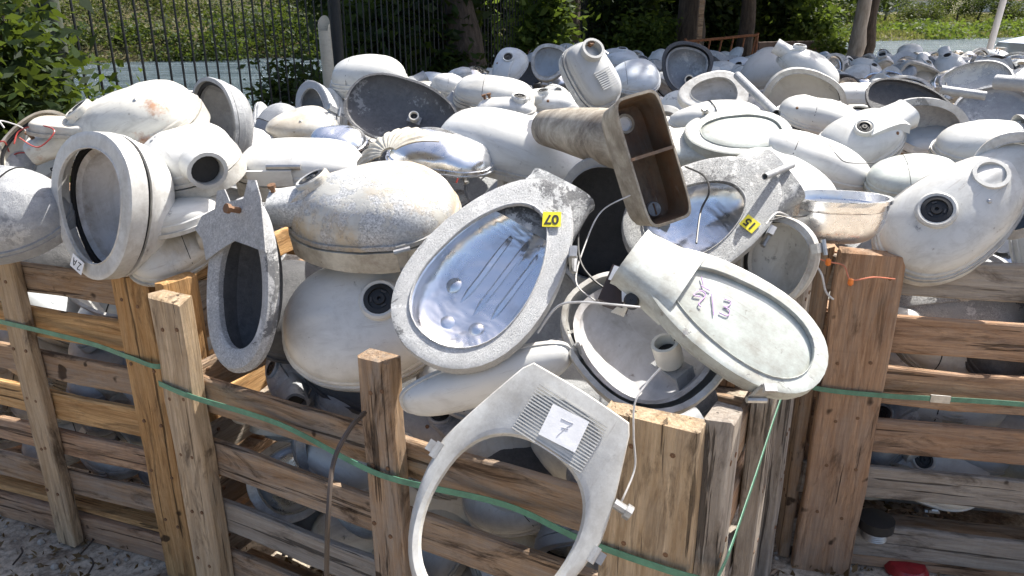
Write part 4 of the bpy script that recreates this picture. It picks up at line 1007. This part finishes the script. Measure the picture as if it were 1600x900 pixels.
for lb, L_ in same.items():
    if len(L_) < 2: continue
    L_.sort(key=lambda o: proj(o.matrix_world.translation)[0])
    nm = {2: ('left of two', 'right of two'), 3: ('leftmost', 'middle', 'rightmost'), 4: ('leftmost', 'second from left', 'second from right', 'rightmost')}.get(len(L_))
    if nm:
        for o, q in zip(L_, nm):
            l2 = '%s: %s' % (q, lb)
            for a, b in (('lying ', ''), ('leaning pale', 'pale'), ('left end of the', 'left of the'), ('right end of the', 'right of the'), ('big dark', 'big'), ('in front of the', 'by the'), ('far right of', 'right of'), ('at the right', '')):
                if len(l2.split()) > 15: l2 = l2.replace(a, b)
            o['label'] = l2
for i, (pr, a, b) in enumerate(PR):
    if i not in first: pr.matrix_world = Matrix.Translation((3, 6, 1)); pr['label'] = a+' far back in the pile'

for o in SC:
    o['label'] = o['label'].replace(':', '')
    for a, b in (('right of the right of', 'right of'), ('lying ', ''), ('leaning pale', 'pale'), ('midway ', ''), ('second ', '')):
        if len(o['label'].split()) > 15: o['label'] = o['label'].replace(a, b)
for o in SC:
    if len(o['label'].split()) > 15: print('LONG', o['label'])
# ------------------------------------------------------------------ ground, lake, far bank
def sstep(a, b, x):
    t = np.clip((x-a)/(b-a), 0, 1); return t*t*(3-2*t)
def fence_x(y): return -2.4+.375*(y-5.8)
def grid(name, xs, ys, zf, mats, kind, midx=None):
    X, Y = np.meshgrid(xs, ys); Z = zf(X, Y)
    v = np.stack([X, Y, Z], -1).reshape(-1, 3); nx, ny = len(xs), len(ys)
    i = np.arange(nx*ny).reshape(ny, nx); f = np.stack([i[:-1, :-1], i[:-1, 1:], i[1:, 1:], i[1:, :-1]], -1).reshape(-1, 4)
    me = bpy.data.meshes.new(name); me.from_pydata(v.tolist(), [], f.tolist()); me.shade_smooth()
    for m_ in mats: me.materials.append(m_)
    if midx is not None:
        c = v[f].mean(1); me.polygons.foreach_set('material_index', midx(c[:, 0], c[:, 1]).astype(np.int32))
    o = bpy.data.objects.new(name, me); col.objects.link(o); o['kind'] = kind
    return o
def nz(X, Y, s, seed=0):
    return (np.sin(X*s*1.3+seed)*np.cos(Y*s*1.7-seed*2)+np.sin(X*s*3.1+Y*s*2.3+seed)*.5)*.5
def bank_d(X, Y): return (-(X+27)*31+(Y-45)*60)/67.5 + 1.2*nz(X, Y, .12, 2)
def zground(X, Y):
    z = .010*nz(X, Y, 4.0)+.006*nz(X, Y, 9, 3)
    beyond = sstep(.6, 9, fence_x(Y)-X); back = sstep(15, 24, Y+.0*X)
    z = z - 3.0*np.maximum(beyond, back)
    bd = bank_d(X, Y); sl_ = .020+.33*sstep(30, -10, X)
    z = z + 1.65*sstep(-4, 2, bd) + np.minimum(np.maximum(bd, 0)*sl_, 13) + np.where(bd > 0, .25*nz(X, Y, .35, 1), 0)
    far = sstep(130, 500, bd); z = z + far*(2+3*(.5+.5*np.sin(X*.008+1)))
    return z
gm, t, bs = newmat('yard_soil'); N = NT(t); co = N.coords(rand=False)
c = N.mix(N.ramp(N.noise(co, 2.2, 9, .7, .4), .45, .60), (.62, .54, .43), (.16, .105, .065))
c = N.mix(N.mul(N.ramp(N.noise(co, 40, 8, .75), .45, .62), .6), c, (.05, .04, .03))
c = N.mix(N.mul(N.ramp(N.noise(co, 90, 4, .7), .62, .68), .7), c, (.45, .42, .37))
t.links.new(c, bs.inputs['Base Color']); bs.inputs['Roughness'].default_value = .95
t.links.new(N.bump(N.noise(co, 25, 9, .75), .7, .02), bs.inputs['Normal'])
bm_, t, bs = newmat('bank_grass'); N = NT(t); co = N.coords(rand=False)
c = N.mix(N.ramp(N.noise(co, .25, 8, .7), .4, .62), (.055, .065, .02), (.15, .12, .05))
t.links.new(c, bs.inputs['Base Color']); bs.inputs['Roughness'].default_value = .95
t.links.new(N.bump(N.noise(co, 2.5, 8, .8), .9, .4), bs.inputs['Normal'])
xs = np.concatenate([-np.geomspace(900, 12, 40), np.linspace(-11.5, 11.5, 110), np.geomspace(12, 900, 46)])
ys = np.concatenate([np.linspace(-8, 16, 110), np.geomspace(16.5, 1200, 110)])
grid('ground', xs, ys, zground, [gm, bm_], 'structure', lambda x, y: ((bank_d(x, y) > -6) | (y > 17) | (x < fence_x(y)-.8)))
wm, t, bs = newmat('lake_water'); N = NT(t)
wn = N.noise(N.coords((.16, .9, 1), False), 1.1, 9, .7, .6)
t.links.new(N.mix(N.ramp(wn, .40, .62), (.075, .115, .145), (.23, .30, .34)), bs.inputs['Base Color']); bs.inputs['Roughness'].default_value = .16  # light and dark ripple bands painted into the base colour
t.links.new(N.bump(N.noise(N.coords((.8, 2.4, 1), False), 1.3, 7, .7), 1.0, .9), bs.inputs['Normal'])
o = grid('lake_water', np.linspace(-400, 500, 30), np.linspace(6, 300, 20), lambda X, Y: X*0-1.5, [wm], 'structure')

# ------------------------------------------------------------------ foliage
def leaf_mesh(name, P, size, mat, aspect=.42, droop=.3):
    n = len(P); d = rng.normal(size=(n, 3)); d[:, 2] = d[:, 2]*.6-droop; d /= np.linalg.norm(d, axis=1, keepdims=True)
    e = rng.normal(size=(n, 3)); s = np.cross(d, e); s /= np.linalg.norm(s, axis=1, keepdims=True)
    L_ = size*rng.uniform(.6, 1.3, (n, 1)); nn = np.cross(d, s)
    v = np.stack([P, P+d*L_*.45+s*L_*aspect*.5+nn*L_*.08, P+d*L_, P+d*L_*.45-s*L_*aspect*.5+nn*L_*.08], 1).reshape(-1, 3)
    me = bpy.data.meshes.new(name); me.vertices.add(4*n); me.vertices.foreach_set('co', v.astype(np.float32).ravel())
    me.loops.add(4*n); me.loops.foreach_set('vertex_index', np.arange(4*n, dtype=np.int32))
    me.polygons.add(n); me.polygons.foreach_set('loop_start', np.arange(0, 4*n, 4, dtype=np.int32))
    me.update(calc_edges=True); me.validate(); me.materials.append(mat)
    return me
def cloud(n, rad, nclump, spread, hollow=.5):
    c = rng.normal(size=(nclump, 3)); c /= np.linalg.norm(c, axis=1, keepdims=True); c *= rng.uniform(hollow, 1, (nclump, 1))*np.array(rad)
    idx = rng.integers(0, nclump, n); sz = rng.uniform(.5, 1.3, (nclump, 1))
    return c[idx]+rng.normal(size=(n, 3))*spread*sz[idx], c
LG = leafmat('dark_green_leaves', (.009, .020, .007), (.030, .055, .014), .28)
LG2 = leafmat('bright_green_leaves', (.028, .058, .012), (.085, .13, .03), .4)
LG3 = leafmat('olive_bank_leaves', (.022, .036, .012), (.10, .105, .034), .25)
LG4 = leafmat('dry_grass', (.24, .195, .085), (.12, .12, .045), .3)
bark, t, bs = newmat('bark'); N = NT(t); co = N.coords((8, 8, 1.2))
t.links.new(N.mix(N.ramp(N.noise(co, 3, 9, .7), .35, .65), (.035, .026, .02), (.11, .085, .065)), bs.inputs['Base Color']); bs.inputs['Roughness'].default_value = .9
t.links.new(N.bump(N.noise(co, 4, 9, .7), .9, .03), bs.inputs['Normal'])
bark2, t, bs = newmat('pale_bark'); N = NT(t); co = N.coords((6, 6, 1.2))
t.links.new(N.mix(N.ramp(N.noise(co, 3, 9, .7), .35, .65), (.22, .19, .155), (.40, .36, .31)), bs.inputs['Base Color']); bs.inputs['Roughness'].default_value = .9
def trunk_mb(P, R):
    Q = catmull(P, 6); rr = np.interp(np.linspace(0, len(P)-1, len(Q)), range(len(P)), R)
    m = MB().tube(Q, list(rr), 14); sdv = Vector((random.uniform(0, 50),)*3)
    return m.warp(lambda q: q+noise.noise_vector(q*2.5+sdv)*.05)
def tree(base, top, r, crown_c, rad, nleaf, leafsize, label, mat=LG, bmat=bark, nclump=40, name='tree', group='trees behind the fence', limbs=5, spread=.35, cat='tree'):
    rt = empty(name, Matrix.Translation(base), label, cat, group); base = Vector(base)
    top = Vector(top)-base; cc = Vector(crown_c)-base
    trunk_mb([Vector((0, 0, -.3)), top*.35+Vector((random.uniform(-.1, .1), 0, 0)), top*.7+Vector((random.uniform(-.1, .1), 0, 0)), top], [r*1.25, r, r*.85, r*.6]).build('trunk', bmat, rt)
    P, c = cloud(nleaf, rad, nclump, spread)
    me = leaf_mesh('crown', P+np.array(cc), leafsize, mat); o = bpy.data.objects.new('crown', me); col.objects.link(o); o.parent = rt
    for i in range(limbs):
        q = cc+Vector(c[i]); MB().tube(catmull([top*.85, top*.85*.4+q*.6+Vector((0, 0, .2)), q], 5), [r*.38]*6+[r*.14]*5, 8).build('limb', bmat, rt)
    return rt
# big trunks in the shade by the fence
def gp(u, d_): p = CAM+ray(u, 10)*d_; return Vector((p.x, p.y, 0))
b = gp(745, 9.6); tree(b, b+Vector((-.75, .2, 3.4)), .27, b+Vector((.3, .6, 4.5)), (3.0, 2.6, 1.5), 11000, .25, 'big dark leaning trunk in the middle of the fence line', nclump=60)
b = gp(896, 13.6); tree(b, b+Vector((-.05, .2, 3.8)), .19, b+Vector((.6, -4.0, 4.9)), (3.2, 3.2, 1.5), 14000, .26, 'straight dark trunk right of the big leaning trunk', nclump=60)  # crown set forward, out of view, to shade the back of the pile
b = gp(1072, 14.2); tree(b, b+Vector((.1, .2, 4.2)), .24, b+Vector((.4, -5.0, 5.2)), (3.4, 3.6, 1.6), 16000, .26, 'thick dark trunk behind the left end of the rusty barrier', nclump=60)  # this unseen crown is also pushed forward to cast shade on the heap
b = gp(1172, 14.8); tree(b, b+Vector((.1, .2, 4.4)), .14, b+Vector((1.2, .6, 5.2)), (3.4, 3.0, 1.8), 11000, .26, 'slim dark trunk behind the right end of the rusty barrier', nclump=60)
for u_, d_, lb in ((1010, 19, 'added shade tree beyond the fence behind the dense shrubbery'), (1215, 20, 'added shade tree beyond the fence near its far end'), (830, 18, 'added shade tree beyond the fence behind the sunlit creeper')):  # trees added so their crowns darken the shrubbery with more shade
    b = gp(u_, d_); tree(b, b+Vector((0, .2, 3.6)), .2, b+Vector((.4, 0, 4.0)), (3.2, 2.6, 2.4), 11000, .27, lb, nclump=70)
# lighter board against the thick trunk
b = gp(1096, 13.8)
o = MB().box((0, 0, 1.4), (.09, .07, 2.8)).build('timber_post', WOOD_B, None, 35, Matrix.Translation(b)); tag(o, 'brown timber post beside the thick dark trunk', 'post')
# pale leaning trunk and its branch, with a crown high above
b = gp(1334, 13.0); tree(b, b+Vector((.35, .3, 3.6)), .115, b+Vector((.7, .3, 5.2)), (1.9, 1.7, 1.3), 5000, .2, 'pale leaning trunk against the lake', LG2, bark2, 40, group='trees at the lake side')
b = gp(1352, 13.4); tree(b, b+Vector((.42, .3, 3.4)), .10, b+Vector((1.3, .3, 5.4)), (1.6, 1.5, 1.1), 4000, .2, 'dark slender trunk leaning just right of the pale trunk', LG2, bark, 40, group='trees at the lake side')
# overhanging foliage behind and on the fence: shrubs
def shrub(c, rad, n, size, mat, label, name='shrub', grp='shrubs along the fence', spread=.16, nclump=40, stems=4):
    rt = empty(name, Matrix.Translation(Vector((c.x, c.y, c.z-rad[2]))), label, 'shrub', grp)
    P, cl = cloud(n, rad, nclump, spread, .2)
    o = bpy.data.objects.new('foliage', leaf_mesh('foliage', P+np.array((0, 0, rad[2])), size, mat)); col.objects.link(o); o.parent = rt
    for i in range(stems):
        q = Vector(cl[i])+Vector((0, 0, rad[2])); MB().tube(catmull([Vector((random.uniform(-.1, .1), random.uniform(-.1, .1), -.2)), q*.5+Vector((0, 0, .1)), q], 5), [.018]*6+[.008]*5, 6).build('stem', bark, rt)
    return rt
def fp(y, off=0, z=0): return Vector((fence_x(y)+off, y, z))
shrub(at(-22, 150, 3.9), (.26, .35, .55), 2600, .10, LG, 'broad leaved dark shrub at the far left in front of the fence', spread=.14)
shrub(at(-90, 60, 4.6), (.30, .4, .85), 2400, .12, LG, 'tall dark shrub filling the top left corner', spread=.2)
shrub(at(20, 105, 4.4), (.26, .3, .22), 700, .11, LG, 'drooping leaf spray above the far left shrub')
shrub(at(110, 205, 4.6), (.4, .3, .10), 700, .08, LG2, 'low bright weeds at the foot of the mossy pole')
shrub(at(455, 150, 7.1), (.34, .3, .26), 1100, .085, LG, 'dark weeds at the fence foot left of the white pipe', spread=.1)
shrub(at(395, 195, 6.4), (.3, .3, .09), 600, .07, LG2, 'low sunlit weeds left of the dark weeds', spread=.07)
shrub(at(590, 60, 9.2), (.55, .5, .7), 1500, .2, LG, 'broad leaved climber right of the white pipe', spread=.15)
shrub(at(660, 25, 9.8), (.8, .5, .6), 1600, .2, LG, 'climber mass beside the big leaning trunk', spread=.17)
shrub(at(690, 118, 9.6), (.6, .4, .32), 1400, .13, LG, 'dark weeds at the foot of the big leaning trunk', spread=.12)
shrub(at(835, 40, 12), (.55, .5, .9), 2200, .17, LG2, 'sunlit creeper between the two dark trunks', spread=.2)  # sunlight on the creeper is put into its brighter leaf green
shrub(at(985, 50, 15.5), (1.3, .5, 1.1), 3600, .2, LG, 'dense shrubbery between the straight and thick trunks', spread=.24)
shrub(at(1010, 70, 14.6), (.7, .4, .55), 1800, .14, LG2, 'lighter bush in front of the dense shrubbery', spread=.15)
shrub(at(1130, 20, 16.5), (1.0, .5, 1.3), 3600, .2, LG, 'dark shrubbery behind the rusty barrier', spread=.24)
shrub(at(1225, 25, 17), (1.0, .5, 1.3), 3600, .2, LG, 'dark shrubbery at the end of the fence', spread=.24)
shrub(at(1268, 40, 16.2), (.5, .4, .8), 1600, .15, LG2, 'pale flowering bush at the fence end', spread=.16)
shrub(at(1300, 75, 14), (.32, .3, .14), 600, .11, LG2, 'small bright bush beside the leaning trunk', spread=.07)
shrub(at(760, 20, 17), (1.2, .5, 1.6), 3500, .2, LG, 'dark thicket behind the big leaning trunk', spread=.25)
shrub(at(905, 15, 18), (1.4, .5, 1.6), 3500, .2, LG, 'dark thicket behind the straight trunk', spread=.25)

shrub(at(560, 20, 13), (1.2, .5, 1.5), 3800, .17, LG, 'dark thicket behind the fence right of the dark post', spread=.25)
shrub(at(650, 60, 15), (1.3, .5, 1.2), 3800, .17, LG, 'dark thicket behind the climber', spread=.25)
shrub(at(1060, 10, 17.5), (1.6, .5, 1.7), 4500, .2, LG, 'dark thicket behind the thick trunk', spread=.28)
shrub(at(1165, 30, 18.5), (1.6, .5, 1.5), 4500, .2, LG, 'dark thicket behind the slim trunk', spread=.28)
# ------------------------------------------------------------------ fence
fr = empty('iron_fence', Matrix.Translation(fp(3.2)), 'black iron bar fence running from the left back along the lake', 'fence')
base_f = fp(3.2); fdir = (fp(30)-fp(3.2)).normalized(); FL = 27.5
bar = MB().tube([(0, 0, .12), (0, 0, 2.75)], .0085, 6).mesh('bar', IRON)
sp = .122; k_ = 0; sx = 0
while sx < FL:
    o = bpy.data.objects.new('bar', bar); col.objects.link(o); o.parent = fr; o.location = fdir*sx; sx += sp; k_ += 1
    if k_ > 290: break
rail = MB()
for z in (.18, 2.66): MB().tube([Vector((0, 0, z)), fdir*FL+Vector((0, 0, z))], .02, 6).build('rail', IRON, fr)
for s_, r, mt in ((1.79, .062, POLEM), (4.85, .06, IRON), (8.2, .05, IRON), (12, .05, IRON), (16, .05, IRON), (20, .05, IRON), (24, .05, IRON)):
    o = MB().tube([Vector((0, 0, -.2)), Vector((0, 0, 3.0))], r, 14).build('post', mt, fr); o.location = fdir*s_
# white plastic pipe standing by the dark post
pp = at(520, 150, 6.6)
wp_ = empty('white_pipe', Matrix.Translation(Vector((pp.x, pp.y, 0))), 'white plastic pipe with a notched top standing by the fence', 'pipe')
m = MB(); R = []
for z, r in ((0, .052), (.8, .052), (1.46, .05)): R.append([Vector((-.02*z+cos(2*pi*i/24)*r, sin(2*pi*i/24)*r, z+(.07*max(0, sin(2*pi*i/24)) if z > 1.4 else 0)-(.05 if z > 1.4 and 14 < i < 22 else 0))) for i in range(24)])
ins = [[Vector((p.x*.9 if False else p.x, p.y*.88, p.z)) for p in r] for r in R[::-1]]
m.loft(R+ins).build('tube', CREAM, wp_)

# ------------------------------------------------------------------ rusty barrier, low wall, pole, car
q0, q1 = gp(1075, 12.0), gp(1188, 12.4)
br = empty('rusty_barrier', Matrix.Translation(q0), 'rusty folding metal barrier behind the pile', 'barrier'); dv = q1-q0
zt0, zt1 = 1.08, 1.16
MB().tube(catmull([Vector((0, 0, .2)), Vector((0, 0, zt0-.03)), Vector((.05, 0, zt0)), dv*.5+Vector((0, 0, (zt0+zt1)/2)), dv*.96+Vector((0, 0, zt1)), dv+Vector((0, 0, zt1-.05)), dv+Vector((0, 0, .2))], 6), .022, 8).build('frame', RUSTI, br)
for i in range(6):
    a = dv*(.1+.16*i); MB().tube([a+Vector((0, 0, .5)), a+dv*.08+Vector((0, 0, 1.08+.01*i))], .014, 6).build('bar', RUSTI, br)
w0, w1 = gp(1188, 13.6), gp(1295, 14.2)
dv = w1-w0; o = MB().box((dv.length/2, 0, .5), (dv.length, .15, 1.0)).build('low_wall', plain('brown_render', (.13, .09, .07), .9, 0, .35, 6), None, 35, Matrix.Translation(w0) @ Matrix.Rotation(math.atan2(dv.y, dv.x), 4, 'Z')); tag(o, 'low brown wall at the end of the fence', 'wall')
pb = gp(1552, 12.5)
pr_ = empty('leaning_pole', Matrix.Translation(pb), 'leaning pole with white painted foot at the lake', 'pole')
d_ = Vector((.33, .1, 3.2)).normalized()
MB().tube([d_*0, d_*1.72], .052, 12).build('painted_foot', PAPER, pr_); MB().tube([d_*1.72, d_*3.4], .05, 12).build('shaft', bark, pr_)
# parked car, nose just inside the right edge
cb = gp(1745, 16); car = empty('parked_car', Matrix.Translation(cb) @ Matrix.Rotation(radians(190), 4, 'Z'), 'pale blue parked car cut by the right edge', 'car')
CARP = plain('silver_blue_car_paint', (.50, .58, .66), .25, .3, .05); GLS = plain('dark_car_glass', (.05, .07, .09), .05, 0, .05)
prof = [(-2.0, .35), (-2.05, .7), (-1.9, .92), (-1.2, 1.0), (-.6, 1.42), (.5, 1.46), (1.2, 1.02), (1.95, .88), (2.05, .6), (2.0, .32)]
m = MB(); m.loft([[Vector((x*(1-.03*abs(s)), s*.84*(1-.16*max(0, z-.9)), z)) for x, z in prof] for s in (-1, -.8, 0, .8, 1)], False, True, True).build('body', CARP, car, 30)
MB().loft([[Vector((x, s*.64, z)) for x, z in ((1.17, 1.06), (.55, 1.445), (.56, 1.462), (1.19, 1.075))] for s in (-1, 1)], False, True, True).build('windscreen', GLS, car)
MB().loft([[Vector((x, s*.64, z)) for x, z in ((-1.17, 1.04), (-.62, 1.40), (-.65, 1.43), (-1.2, 1.05))] for s in (-1, 1)], False, True, True).build('rear_window', GLS, car)
for sy in (-1, 1):
    MB().loft([[Vector((x, sy*yy, z)) for x, z in ((-1.0, 1.05), (-.5, 1.36), (.45, 1.38), (.95, 1.04))] for yy in (.79, .80)], False, True, True).build('side_window', GLS, car)
    MB().box((2.0, sy*.6, .72), (.06, .28, .12)).build('headlight', PAPER, car)
    for x in (-1.25, 1.3):
        wo = MB().revolve([(.2, -.1), (.31, -.1), (.33, -.06), (.33, .06), (.31, .1), (.2, .1)], Matrix.Translation((x, sy*.76, .33)) @ Matrix.Rotation(pi/2, 4, 'X'), 22, True).build('wheel', RUBBER, car)
        MB().revolve([(.2, .07), (.18, .1), (.03, .1), (.001, .1)], Matrix.Translation((x, sy*.76, .33)) @ Matrix.Rotation(-sy*pi/2, 4, 'X') @ Matrix.Rotation(pi if sy > 0 else pi, 4, 'Y'), 18).build('rim', STEEL, wo)

# ------------------------------------------------------------------ far bank vegetation
def onbank(n, x0, x1, d0, d1, pw=1):
    X = rng.uniform(x0, x1, n); D = d0+(d1-d0)*rng.uniform(0, 1, n)**pw
    Y = 45+(D*67.5+(X+27)*31)/60
    return X, Y, zground(X, Y)
X, Y, Z = onbank(2300, -60, 24, 0, 34); P = []
for x_, y_, z_ in zip(X, Y, Z):
    r = rng.uniform(.5, 1.8); n = int(95*r); q = rng.normal(size=(n, 3))*np.array((r, r, r*.7))*.5; q[:, 2] = np.abs(q[:, 2]); P.append(q+np.array((x_, y_, z_)))
o = bpy.data.objects.new('bank_undergrowth', leaf_mesh('bank_undergrowth', np.concatenate(P), .21, LG3, .6)); col.objects.link(o); tag(o, 'scrubby bushes covering the far bank at left', 'undergrowth', None, 'stuff')
X, Y, Z = onbank(170, -60, 30, -1, 4); P = []
for x_, y_, z_ in zip(X, Y, Z):
    r = rng.uniform(.8, 2.6); n = int(260*r); q = rng.normal(size=(n, 3))*np.array((r, r, r*.8))*.5; q[:, 2] = np.abs(q[:, 2]); P.append(q+np.array((x_, y_, z_)))
X, Y, Z = onbank(60, -60, 24, 4, 30)
for x_, y_, z_ in zip(X, Y, Z):
    r = rng.uniform(1.6, 3.6); n = int(220*r); q = rng.normal(size=(n, 3))*np.array((r, r, r*.7))*.5; q[:, 2] = np.abs(q[:, 2]); P.append(q+np.array((x_, y_, z_)))
o = bpy.data.objects.new('shore_bushes', leaf_mesh('shore_bushes', np.concatenate(P), .28, LG, .6)); col.objects.link(o); tag(o, 'dark bushes along and above the far waterline at left', 'undergrowth', None, 'stuff')
X, Y, Z = onbank(60000, 15, 110, 0, 60, 1.3); P = np.stack([X, Y, Z], -1)
o = bpy.data.objects.new('dry_grass', leaf_mesh('dry_grass', P, .42, LG4, .35, -1.3)); col.objects.link(o); tag(o, 'dry yellow grass on the far bank at right', 'grass', None, 'stuff')
X, Y, Z = onbank(160, 20, 130, 0, 18); P = []
for x_, y_, z_ in zip(X, Y, Z):
    r = rng.uniform(.7, 1.9); n = int(90*r); q = rng.normal(size=(n, 3))*np.array((r*1.3, r, r*.6))*.5; q[:, 2] = np.abs(q[:, 2]); P.append(q+np.array((x_, y_, z_)))
o = bpy.data.objects.new('waterside_scrub', leaf_mesh('waterside_scrub', np.concatenate(P), .45, LG2, .6)); col.objects.link(o); tag(o, 'green scrub along the far waterline at right', 'undergrowth', None, 'stuff')
for (u, dd, hh, w_, lb) in ((1310, 92, 4.2, 2.6, 'round green tree left of the leaning trunk across the lake'), (1385, 120, 6.5, 3.2, 'dark tree right of the leaning trunk across the lake'), (1440, 105, 4.4, 3.4, 'low broad green tree in the centre of the far bank'),
                    (1498, 118, 7.2, 4.0, 'tall dark tree with visible trunk on the far bank'), (1532, 116, 7.0, 4.4, 'broad dark tree left of the leaning pole on the far bank'), (1590, 112, 4.6, 3.4, 'green tree at the right edge of the far bank'), (1230, 110, 7, 4, 'tree on the far bank behind the fence end')):
    p = gp(u, dd); z_ = float(zground(np.array([p.x]), np.array([p.y]))[0]); p = Vector((p.x, p.y, z_))
    tree(p, p+Vector((.3, 0, hh*.36)), .16, p+Vector((.2, 0, hh*.42)), (w_, w_, hh*.24), 3600, .34, lb, LG3 if 'dark' not in lb else LG, bark, 26, 'far_tree', 'trees on the far bank', 3, .6)
# far houses
hm = plain('whitewashed_wall', (.70, .69, .66), .8, 0, .08, 2); rm_ = plain('clay_roof', (.30, .15, .10), .8, 0, .2, 3)
for (u, dd, wd, lb) in ((1418, 190, 14, 'long white house far behind the lake'), (1350, 210, 10, 'small white house far behind the leaning trunk'), (1570, 200, 12, 'white house far behind the leaning pole')):
    p = gp(u, dd); z_ = float(zground(np.array([p.x]), np.array([p.y]))[0])
    h = empty('house', Matrix.Translation(Vector((p.x, p.y, z_))), lb, 'house', 'houses on the far shore')
    MB().box((0, 0, 1.4), (wd, 6, 2.8)).build('wall', hm, h)
    MB().loft([[Vector((x, -3.4, 2.8)), Vector((x, 3.4, 2.8)), Vector((x, 0, 4.1))] for x in (-wd/2-.3, wd/2+.3)], False, True, True).build('roof', rm_, h)
    for x in np.linspace(-wd*.38, wd*.38, 4): MB().box((x, -3.01, 1.5), (1.1, .06, 1.1)).build('window', GLS, h)

# ------------------------------------------------------------------ litter on the yard
for i in range(16):
    a = Vector((rng.uniform(-2.0, -1.05), rng.uniform(1.15, 1.75), .008)) if i < 9 else Vector((rng.uniform(.62, .86), rng.uniform(1.55, 1.9), .008))
    rt = empty('wood_splinter', Matrix.Translation(a), '%s splinter of broken crate wood on the ground %s' % (('short', 'long', 'thick', 'pale', 'narrow', 'dark', 'bent', 'flat', 'broad')[i % 9], 'by the left crate' if i < 9 else 'between the two right crates'), 'splinter', 'wood splinters on the yard floor')
    an = rng.uniform(0, pi); plank(rt, 'sliver', (0, 0, 0), Vector((cos(an), sin(an), .02))*rng.uniform(.05, .16), UZ.cross(Vector((cos(an), sin(an), 0))), rng.uniform(.008, .022), .007, random.choice([WOOD_O, WOOD_T, WOOD_B]), .003)
n = 6000; P = np.stack([rng.uniform(-2.6, 1.6, n), rng.uniform(.6, 2.4, n), rng.uniform(.003, .012, n)], -1)
o = bpy.data.objects.new('leaf_litter', leaf_mesh('leaf_litter', P, .028, leafmat('dead_leaves', (.10, .06, .03), (.22, .15, .08), .1), .5, 0)); col.objects.link(o); tag(o, 'dead leaves and splinters littering the yard floor', 'litter', None, 'stuff')
m = MB()
for i in range(1500):
    x_, y_ = rng.uniform(-2.4, 1.5), rng.uniform(.7, 2.3); r = rng.uniform(.003, .012)
    m.loft([[Vector((x_+r*cos(2*pi*k/5)*s*rng.uniform(.8, 1.2), y_+r*sin(2*pi*k/5)*s, z)) for k in range(5)] for s, z in ((1.1, .0), (1, r*.7), (.4, r*1.1))], False, False, True)
o = m.build('gravel', plain('pebbles', (.34, .31, .27), .9, 0, .4)); tag(o, 'small stones on the yard floor', 'gravel', None, 'stuff')
for i in range(14):
    a = Vector((rng.uniform(-2, -1.0), rng.uniform(1.2, 2.0), .01)); an = rng.uniform(0, pi)
    b_ = a+Vector((cos(an), sin(an), .05))*rng.uniform(.06, .16)
    o = MB().tube(catmull([a, (a+b_)/2+Vector((.01, .01, .004)), b_], 4), .003, 5).build('twig', bark); tag(o, 'thin dry twig on the ground by the left crate', 'twig', 'twigs on the yard floor')
